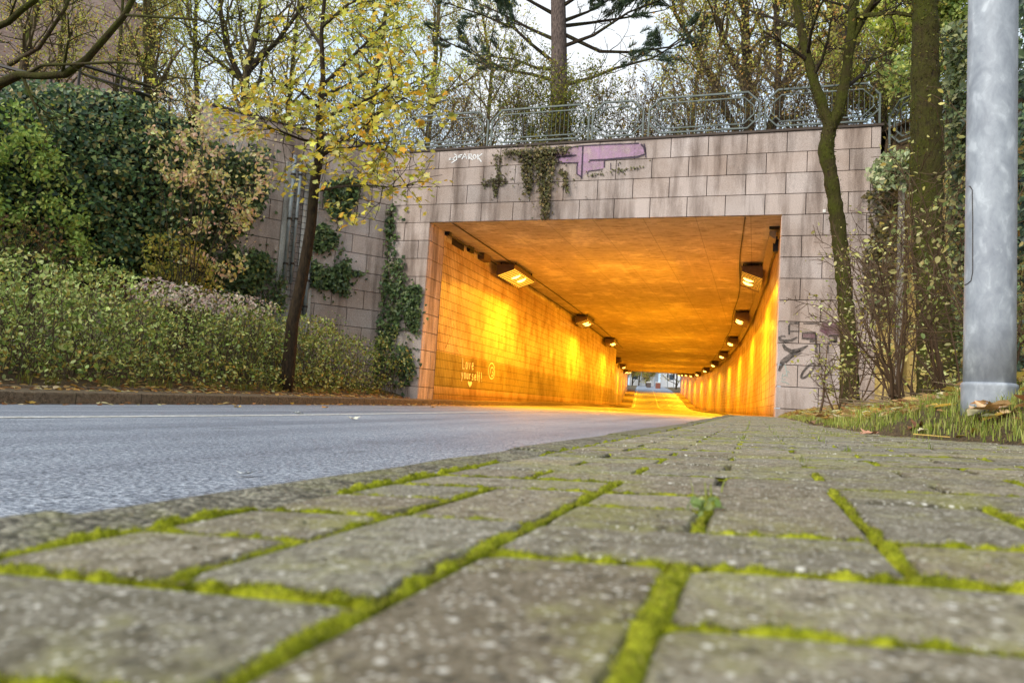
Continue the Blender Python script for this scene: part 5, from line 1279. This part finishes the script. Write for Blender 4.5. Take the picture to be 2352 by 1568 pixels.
def blades(name, P, H, wd, pal, seed, lean=.5):
    g = np.random.default_rng(seed); n = len(P); P = np.asarray(P)
    A = g.uniform(0, 2*PI, n); dr = np.stack([np.cos(A), np.sin(A), np.zeros(n)], 1); ln = g.uniform(.05, lean, (n, 1))*H
    sdv = np.stack([-np.sin(A), np.cos(A), np.zeros(n)], 1)*wd*g.uniform(.6, 1.2, (n, 1))
    z = np.array([[0, 0, 1.]])
    m1 = P+z*H*.5+dr*ln*.25; m2 = P+z*H*.85+dr*ln*.65; tp = P+z*H+dr*ln*1.1
    V = np.stack([P-sdv, P+sdv, m1+sdv*.9, m1-sdv*.9, m2+sdv*.55, m2-sdv*.55, tp, tp+1e-4], axis=1).reshape(-1, 3)
    b = (np.arange(n)*8)[:, None]
    Fc = np.concatenate([b+np.array([[0, 1, 2, 3]]), b+np.array([[3, 2, 4, 5]]), b+np.array([[5, 4, 6, 7]])])
    pal = np.array([rgb(*c)[:3] for c in pal]); c = pal[g.integers(0, len(pal), n)]*g.uniform(.75, 1.2, (n, 1)); C = np.concatenate([c, np.ones((n, 1))], 1).repeat(8, axis=0)
    o = arr_mesh(name, V, Fc, GRASSM, None, C); o['kind'] = 'stuff'; return o
R.seed(95); P = []; H = []
while len(P) < 17000:
    y = 1.7+15.2*R.random()**1.7; x = Xe(y)+.03+abs(R.gauss(0, .33 if y < 6 else .5))
    if x > wing_xr(y)-.1: continue
    pt = patchy(x*3, y*2.3)
    if R.random() > .4+.7*pt: continue
    if math.hypot(x-PX, y-PY) < .085: continue
    f = min(1, (x-Xe(y))/.12+.35)
    P.append((x, y, bank_z(x, y)-.004)); H.append(R.uniform(.015, .05)*f*(1.3 if pt > .7 else .75))
blades('grass', P, np.array(H)[:, None],   .002, [(150, 166, 66), (176, 186, 88), (126, 144, 54), (190, 190, 108), (160, 152, 80)], 96)
P = []; H = []
for _ in range(60):   # stray blades in paver joints
    r = R.randrange(4, 60); c = R.randrange(3, 9); x, y, z = ppt(cols[c]+R.gauss(0, .004), gy(r)+R.uniform(0, .1))
    if x > Xe(y): continue
    for k in range(R.randrange(3, 9)): P.append((x+R.gauss(0, .005), y+R.gauss(0, .01), z-.004)); H.append(R.uniform(.008, .022))
for _ in range(3200):
    x, y = R.uniform(.4, 1.15), R.uniform(2.42, 3.7)
    if x < Xe(y)+.01 or math.hypot(x-PX, y-PY) < .088: continue
    P.append((x, y, bank_z(x, y)-.004)); H.append(R.uniform(.025, .062)*(.5+.6*patchy(x*9, y*8)))
blades('grass', P, np.array(H)[:, None], .001, [(134, 146, 60), (112, 126, 48), (160, 168, 80)], 97, .8)
# tuft line along the left verge
P = []; H = []
for _ in range(2600):
    y = R.uniform(3.5, 16.4); x = kl(y)-.82-abs(R.gauss(0, .14)); pt = patchy(y*.8, x)
    if pt < .45: continue
    P.append((x, y, emb_z(x, y)-.004)); H.append(R.uniform(.05, .14))
blades('grass', P, np.array(H)[:, None], .004, [(120, 128, 54), (150, 150, 72), (104, 112, 44)], 98, .7)

# fallen leaves: scattered litter as stuff, the larger ones as things
LIT = [(176, 136, 84), (150, 110, 66), (196, 160, 108), (126, 88, 54), (206, 182, 136), (186, 150, 70)]
P = []
for _ in range(1500):
    y = R.uniform(3.5, 16.8); x = kl(y)-.35-abs(R.gauss(0, .42))
    z = lw_z(x, y)+.012 if x > kl(y)-.76 else emb_z(x, y)+.02
    if x < kl(y)-.7 or R.random() < .28: P.append((x, y, z))
for _ in range(150):
    y = R.uniform(4, 22); x = kl(y)+.04+abs(R.gauss(0, .12)); P.append((x, y, road_z(x, y)+.012))
o = leaves('leaf_litter', P, (.06, .13), LIT, LEAFM, None, 'oval', np.tile(np.array([0, 0, 1.]), (len(P), 1)), .72, seed=101); o['kind'] = 'stuff'
P = []
for _ in range(3600):
    y = 2.2+14*R.random()**1.4; x = Xe(y)+.1+abs(R.gauss(.5, .55))
    if x > wing_xr(y): continue
    if math.hypot(x-PX, y-PY) < .12: continue
    P.append((x, y, bank_z(x, y)+R.uniform(.012, .03)))
o = leaves('leaf_litter', P, (.03, .085), LIT, LEAFM, None, 'oval', np.tile(np.array([0, 0, 1.]), (len(P), 1)), .7, seed=102); o['kind'] = 'stuff'
# dead twigs on the bank
m = MB()
for _ in range(260):
    y = R.uniform(4.2, 9.5); x = Xe(y)+R.uniform(.35, 1.5); z = bank_z(x, y)+.02; a = R.uniform(0, PI); L = R.uniform(.1, .45); p = Vector((x, y, z)); d = Vector((math.cos(a), math.sin(a), R.gauss(.05, .15)))
    m.tube([p, p+d*L*.5+rnd_dir()*.02, p+d*L], [.005, .004, .002], 4, False)
o = m.build('dead_twigs', TWIGL); o['kind'] = 'stuff'

def dead_leaf(label, pos, size, rz, col, curl, tilt=0., stem=0., group=None, seed=0, thick=False):
    R.seed(seed); e = thing('fallen_leaf', label, 'leaf', pos, group, rz)
    T, Fc = LEAF['maple']; outline = [Vector((t[0]-.1, t[1], 0)) for t in T]
    m = MB(); cpos = Vector((.42, 0, 0)); RN_ = 5
    def bend(v):
        r = abs(v.y); return Vector((v.x*size, v.y*size*.85, size*(curl*r*r*2.2+curl*.6*(v.x-.3)**2+.035*math.sin(v.x*11+v.y*7))+size*tilt*max(0, v.x)+.003))
    rings = []
    for k in range(RN_+1):
        rings.append([m.v(bend(cpos.lerp(o_, k/RN_))) for o_ in outline])
    n = len(outline)
    for k in range(RN_):
        for i in range(n): m.F.append((rings[k][i], rings[k+1][i], rings[k+1][(i+1) % n], rings[k][(i+1) % n]))
    g = G('dead_leaf', .65); nn = g.noise(60, 5, .65)
    c0 = rgb(*col); dk = tuple(x*.45 for x in c0[:3])+(1,)
    g.base(g.ramp(nn, [(.3, dk), (.55, c0)])); g.bump(nn, .4, .003)
    m.build('blade', g.m, e, True, local=True)
    m = MB(); m.tube([bend(Vector((.42, 0, 0)))+Vector((0, 0, .0008)), bend(Vector((0, 0, 0))), Vector((-.12*size, .01, .004)), Vector((-(.12+stem)*size, .02*size, .006))], [.0012, .0013, .0013, .0016], 5); m.build('stalk', g.m, e, local=True)
    return e
def gp_(px, py): # on the pavement / bank surface
    d = sight(px, py); t = .3
    for _ in range(4000):
        p = d*t; z = pav_z(p.x, p.y) if p.x < Xe(p.y) else bank_z(p.x, p.y)
        if p.z <= z: break
        t *= 1.0015
    return Vector((p.x, p.y, z))
a = gp_(2180, 1010)
dead_leaf('large curled yellow maple leaf with long stalk lying at the grass edge', (a.x+.03, a.y, a.z+.004), .16, -.25, (226, 186, 96), .25, .22, .7, seed=1)
a = gp_(1985, 1000); dead_leaf('small pinkish tan leaf lying flat on the paving', (a.x, a.y, a.z+.003), .075, .6, (206, 150, 118), .3, .1, seed=2)
a = gp_(2092, 992); dead_leaf('dark red brown curled leaf at the grass edge', (a.x, a.y, a.z+.004), .085, .2, (124, 74, 40), .5, .3, seed=3)
a = gp_(2118, 994); dead_leaf('pale cream leaf stretched beside the dark red one', (a.x, a.y, a.z+.004), .12, -.1, (226, 208, 170), .2, .1, seed=4)
a = gp_(1925, 965); dead_leaf('cream leaf in the grass nearest the granite pier', (a.x, a.y, a.z+.01), .1, .9, (214, 196, 160), .3, .15, seed=5)
a = gp_(1868, 975); dead_leaf('brown leaf at the left end of the grass edge', (a.x, a.y, a.z+.004), .09, 2.2, (128, 96, 62), .4, .2, seed=6)
a = gp_(2225, 952); dead_leaf('pale leaf resting against the left of the lamp post base', (a.x-.02, a.y-.14, a.z+.012), .11, .1, (206, 170, 128), .3, .1, seed=7)
a = gp_(2300, 962); dead_leaf('broad tan leaf in front of the lamp post base', (a.x, a.y, a.z+.01), .07, .4, (216, 186, 140), .35, .2, seed=8)
a = gp_(2330, 940); dead_leaf('grey brown leaf right of the lamp post base', (PX+.17, PY, bank_z(PX+.17, PY)+.02), .06, 1., (140, 110, 86), .4, .3, seed=9)
for i, (px, py, c, lab) in enumerate([(540, 936, (214, 176, 80), 'yellow leaf lying on the road under the left kerb, nearest the camera'), (742, 937, (200, 140, 60), 'orange brown leaf lying on the road against the left kerb, middle one'), (815, 964, (226, 222, 200), 'pale leaf lying on the white lane line'), (694, 952, (220, 220, 210), 'pale scrap leaf on the asphalt between kerb and lane line'), (565, 1094, (214, 216, 214), 'whitish leaf on the asphalt close to the near kerb'), (990, 936, (214, 150, 60), 'orange leaf by the left kerb nearest the tunnel')]):
    d = sight(px, py); t = .5
    for _ in range(6000):
        p = d*t
        if p.z <= road_z(p.x, p.y): break
        t *= 1.001
    dead_leaf(lab, (p.x, p.y, road_z(p.x, p.y)+.004), .13 if i != 4 else .05, i*1.3, c, .25, .1, seed=20+i)
# weed growing out of a joint
wp = Vector(ppt(-.034, .57)); e = thing('weed', 'tiny green weed sprouting from the mossy paver joint near the middle', 'weed', tuple(wp))
P = [wp+Vector((R.gauss(0, .006), R.gauss(0, .02), R.uniform(.002, .01))) for _ in range(22)]
leaves('foliage', np.array([tuple(p) for p in P]), (.005, .01), [(110, 130, 70), (150, 160, 100), (98, 120, 60)], LEAFM, e, 'oval', np.tile(np.array([0, -.3, 1.]), (22, 1)), .5, seed=5)
m = MB()
for p in P[:10]: m.tube([wp, wp.lerp(p, .6)+Vector((0, 0, .002)), p], [.0008, .0007, .0005], 4)
m.build('stems', m_plain('weed_stem', rgb(110, 124, 60), .7), e)
# grit on the pavement
P = []
for _ in range(900):
    y = .25+5*R.random()**2; x = R.uniform(-.33, min(1., Xe(y))); P.append((x, y, pav_z(x, y)+.0008))
o = leaves('grit', P, (.002, .006), [(60, 50, 38), (92, 80, 60), (140, 126, 100), (70, 66, 50)], LEAFM, None, 'kite', np.tile(np.array([0, 0, 1.]), (len(P), 1)), .7, seed=111); o['kind'] = 'stuff'

# ------------------------------------------------------------------ brick building top left
b0 = at(326, 190, 27); b1 = None
bd = thing('brick_building', 'pale red brick gabled building behind bare trees at upper left', 'building', (b0.x, b0.y, 6.4))
rr_ = math.atan2(b0.y, b0.x)+math.radians(7); bkd = Vector((math.cos(rr_), math.sin(rr_), 0)); u = Vector((-bkd.y, bkd.x, 0)); Wd = 12.5; nb = -bkd
zE = at(326, 46, 27).z; slope = (at(224, 0, 26.6).z-zE)/((at(224, 0, 26.6)-at(326, 46, 27)).length)
prof = [(0, 6.3), (0, zE), (Wd*.5, zE+Wd*.5*.55), (Wd, zE), (Wd, 6.3)]
V = [(b0.x+u.x*a, b0.y+u.y*a, z) for a, z in prof]; Bk = [(x-nb.x*9, y-nb.y*9, z) for x, y, z in V]
me_V = V+Bk; m = MB()
i = [m.v(p) for p in V]; j = [m.v(p) for p in Bk]; m.F += [tuple(i), tuple(reversed(j)), (i[0], j[0], j[1], i[1]), (i[4], i[3], j[3], j[4])]
o = m.build('wall', BRICK, bd); uv = o.data.uv_layers.new(name='UVMap')
for l in o.data.loops:
    c = o.data.vertices[l.vertex_index].co; uv.data[l.index].uv = ((c.x*u.x+c.y*u.y)+(c.x*nb.x+c.y*nb.y), c.z)
m = MB()
for a, bq in ((1, 2), (3, 2)):
    p, q = Vector(V[a]), Vector(V[bq]); ov = (p-q).normalized()*.35; p = p+ov; f = nb*.25
    m.hexa([p+f, q+f, q-nb*9.2, p-nb*9.2], [p+f+Vector((0, 0, .18)), q+f+Vector((0, 0, .18)), q-nb*9.2+Vector((0, 0, .18)), p-nb*9.2+Vector((0, 0, .18))])
m.build('roof', ROOFM, bd)

# ------------------------------------------------------------------ beyond the far exit
def fz(x, y): return Zr(y)+.06*max(0, x-kr(y)-.3)
hx0 = at(1517, 870, 215); h1 = at(1640, 870, 215)
e = thing('white_house', 'white rendered house seen small beyond the far tunnel exit', 'house', (hx0.x, 215, Zr(215)-1))
m = MB(); m.box(hx0.x, hx0.x+22, 215, 227, Zr(215)-1, Zr(215)+9); wo = m.build('wall', WHITEW, e)
m = MB(); m.hexa([(hx0.x-.5, 214.5, Zr(215)+9.003), (hx0.x+22.5, 214.5, Zr(215)+9.003), (hx0.x+22.5, 227.5, Zr(215)+9.003), (hx0.x-.5, 227.5, Zr(215)+9.003)], [(hx0.x+.5, 219, Zr(215)+13), (hx0.x+21, 219, Zr(215)+13), (hx0.x+21, 223, Zr(215)+13), (hx0.x+.5, 223, Zr(215)+13)]); m.build('roof', ROOFM, e)
for k in range(4):
    for zz in (2.2, 5.6):
        m = MB(); m.box(hx0.x+2.5+k*4.6, hx0.x+4+k*4.6, 214.96, 214.999, Zr(215)+zz, Zr(215)+zz+1.6); m.build('window', GLASSM, wo)
h2 = at(1503, 870, 232); e = thing('white_house', 'pale house partly behind trees left of the larger white house beyond the exit', 'house', (h2.x, 232, Zr(232)-1))
m = MB(); m.box(h2.x-8, h2.x, 232, 242, Zr(232)-1, Zr(232)+6); wo = m.build('wall', WHITEW, e)
m = MB(); m.hexa([(h2.x-8.4, 231.6, Zr(232)+6.003), (h2.x+.4, 231.6, Zr(232)+6.003), (h2.x+.4, 242.4, Zr(232)+6.003), (h2.x-8.4, 242.4, Zr(232)+6.003)], [(h2.x-8, 236, Zr(232)+9), (h2.x, 236, Zr(232)+9), (h2.x, 238, Zr(232)+9), (h2.x-8, 238, Zr(232)+9)]); m.build('roof', ROOFM, e)
for k in range(2):
    m = MB(); m.box(h2.x-6.8+k*3.4, h2.x-5.2+k*3.4, 231.96, 231.999, Zr(232)+2, Zr(232)+3.6); m.build('window', GLASSM, wo)
def far_tree(label, px, Y, H, seed, n=6000, pal=OLIVE):
    b = at(px, 885, Y); b.z = fz(b.x, Y)-.1
    return tree('tree', label, [b, b+Vector((.1, 0, H*.3)), b+Vector((-.1, 0, H*.65)), b+Vector((.1, 0, H))], [.22, .18, .12, .05], prm(n=(12, 5, 3, 0), len=(.42, .5, .5, .5), rmin=.02, f0=(.03, .2, .2, 0), seg=(1, .8, .6, .5)), n, (.25, .45), pal, BARKD, 'trees beyond the tunnel exit', seed=seed, spread=.4)
far_tree('leafy tree leftmost in the view through the far exit', 1452, 205, 11, 51); far_tree('leafy tree second from left through the far exit', 1467, 215, 12, 52); far_tree('leafy tree beside the pale house through the far exit', 1484, 222, 11, 53)
far_tree('bare tree at the right inside edge of the far exit', 1553, 168, 9, 54, 500); far_tree('tall tree far left behind others beyond the exit', 1440, 225, 13, 55)
def far_post(label, px, Y, H, kind):
    b = at(px, 885, Y); b.z = fz(b.x, Y); e = thing(kind, label, 'post' if kind == 'street_post' else 'traffic light', tuple(b))
    m = MB(); m.tube([b, b+Vector((0, 0, H))], .08, 8); po = m.build('pole', PIPE, e)
    m = MB()
    if kind == 'traffic_light': m.box(b.x-.2, b.x+.2, b.y-.25, b.y-.08, b.z+2.6, b.z+3.6); m.build('signal_head', BLACK, po)
    else: m.tube([b+Vector((0, 0, H)), b+Vector((.3, 0, H+.25)), b+Vector((1.4, 0, H+.3))], .06, 6); m.build('arm', PIPE, po)
far_post('traffic signal left of the rusty box beyond the exit', 1533, 176, 5, 'traffic_light'); far_post('traffic signal right above the rusty box beyond the exit', 1547, 178, 5, 'traffic_light')
far_post('thin grey street post at left through the exit', 1448, 172, 8, 'street_post'); far_post('pale street post left of centre through the exit', 1472, 180, 4, 'street_post')
def far_box(label, px, Y, w_, h, mat):
    b = at(px, 885, Y); b.z = fz(b.x, Y); e = thing('utility_box', label, 'box', tuple(b)); m = MB(); m.box(b.x-w_/2, b.x+w_/2, b.y-.3, b.y+.3, b.z-.05, b.z+h); m.build('cabinet', mat, e)
    m = MB(); m.box(b.x-w_/2-.06, b.x+w_/2+.06, b.y-.36, b.y+.36, b.z+h+.003, b.z+h+.16); m.build('lid', WHITEO, e)
far_box('rust red box with white top by the road beyond the exit', 1511.5, 170, 1.1, 1.3, REDB); far_box('dark cabinet left of the rust red box beyond the exit', 1490, 176, 1., 1.2, BOXG)

# ------------------------------------------------------------------ light, sky, camera
w = bpy.data.worlds.new('World'); scene.world = w; w.use_nodes = True
nt = w.node_tree; bg = nt.nodes['Background']; sk = nt.nodes.new('ShaderNodeTexSky'); sk.sky_type = 'NISHITA'; sk.sun_disc = False
SE, SR = math.radians(32), math.radians(-152)
sk.sun_elevation = SE; sk.sun_rotation = SR; sk.air_density = 1.; sk.dust_density = 3.; sk.ozone_density = 1.; sk.altitude = 50
tcw = nt.nodes.new('ShaderNodeTexCoord'); nz = nt.nodes.new('ShaderNodeTexNoise'); nz.inputs['Scale'].default_value = 2.2; nz.inputs['Detail'].default_value = 6
nt.links.new(tcw.outputs['Generated'], nz.inputs['Vector'])
cr = nt.nodes.new('ShaderNodeValToRGB'); nt.links.new(nz.outputs['Fac'], cr.inputs[0])
cr.color_ramp.elements[0].position = .38; cr.color_ramp.elements[0].color = (.56, .76, .92, 1); cr.color_ramp.elements[1].position = .6; cr.color_ramp.elements[1].color = (1, 1, 1, 1)
sc_ = nt.nodes.new('ShaderNodeMix'); sc_.data_type = 'RGBA'; sc_.blend_type = 'MULTIPLY'; sc_.inputs[0].default_value = 1.; nt.links.new(cr.outputs[0], sc_.inputs[6]); sc_.inputs[7].default_value = (8.3, 8.6, 8.8, 1)
mxw = nt.nodes.new('ShaderNodeMix'); mxw.data_type = 'RGBA'; mxw.inputs[0].default_value = .85
nt.links.new(sk.outputs[0], mxw.inputs[6]); nt.links.new(sc_.outputs[2], mxw.inputs[7]); nt.links.new(mxw.outputs[2], bg.inputs[0]); bg.inputs[1].default_value = .15
sl = bpy.data.lights.new('sun', 'SUN'); sl.energy = 3.1; sl.angle = math.radians(28); sl.color = (1, .95, .87)
so = bpy.data.objects.new('sun', sl); COL.objects.link(so)
sdir = Vector((math.sin(SR)*math.cos(SE), math.cos(SR)*math.cos(SE), math.sin(SE)))
so.rotation_euler = sdir.to_track_quat('Z', 'Y').to_euler(); so.location = (0, -20, 40)
cd = bpy.data.cameras.new('camera'); cam = bpy.data.objects.new('camera', cd); COL.objects.link(cam)
cd.sensor_width = 36; cd.lens = F/2352*36; cd.clip_start = .02; cd.clip_end = 2000
cd.dof.use_dof = True; cd.dof.focus_distance = 7.; cd.dof.aperture_fstop = 9.
cam.matrix_world = Matrix(((RT.x, UP.x, -FW.x, 0), (RT.y, UP.y, -FW.y, 0), (RT.z, UP.z, -FW.z, 0), (0, 0, 0, 1)))
scene.camera = cam
scene.view_settings.view_transform = 'Standard'; scene.view_settings.look = 'None'; scene.view_settings.exposure = 0; scene.view_settings.gamma = 1
scene.render.engine = 'CYCLES'; scene.cycles.use_denoising = True; scene.cycles.max_bounces = 8; scene.cycles.diffuse_bounces = 4; scene.cycles.transparent_max_bounces = 8
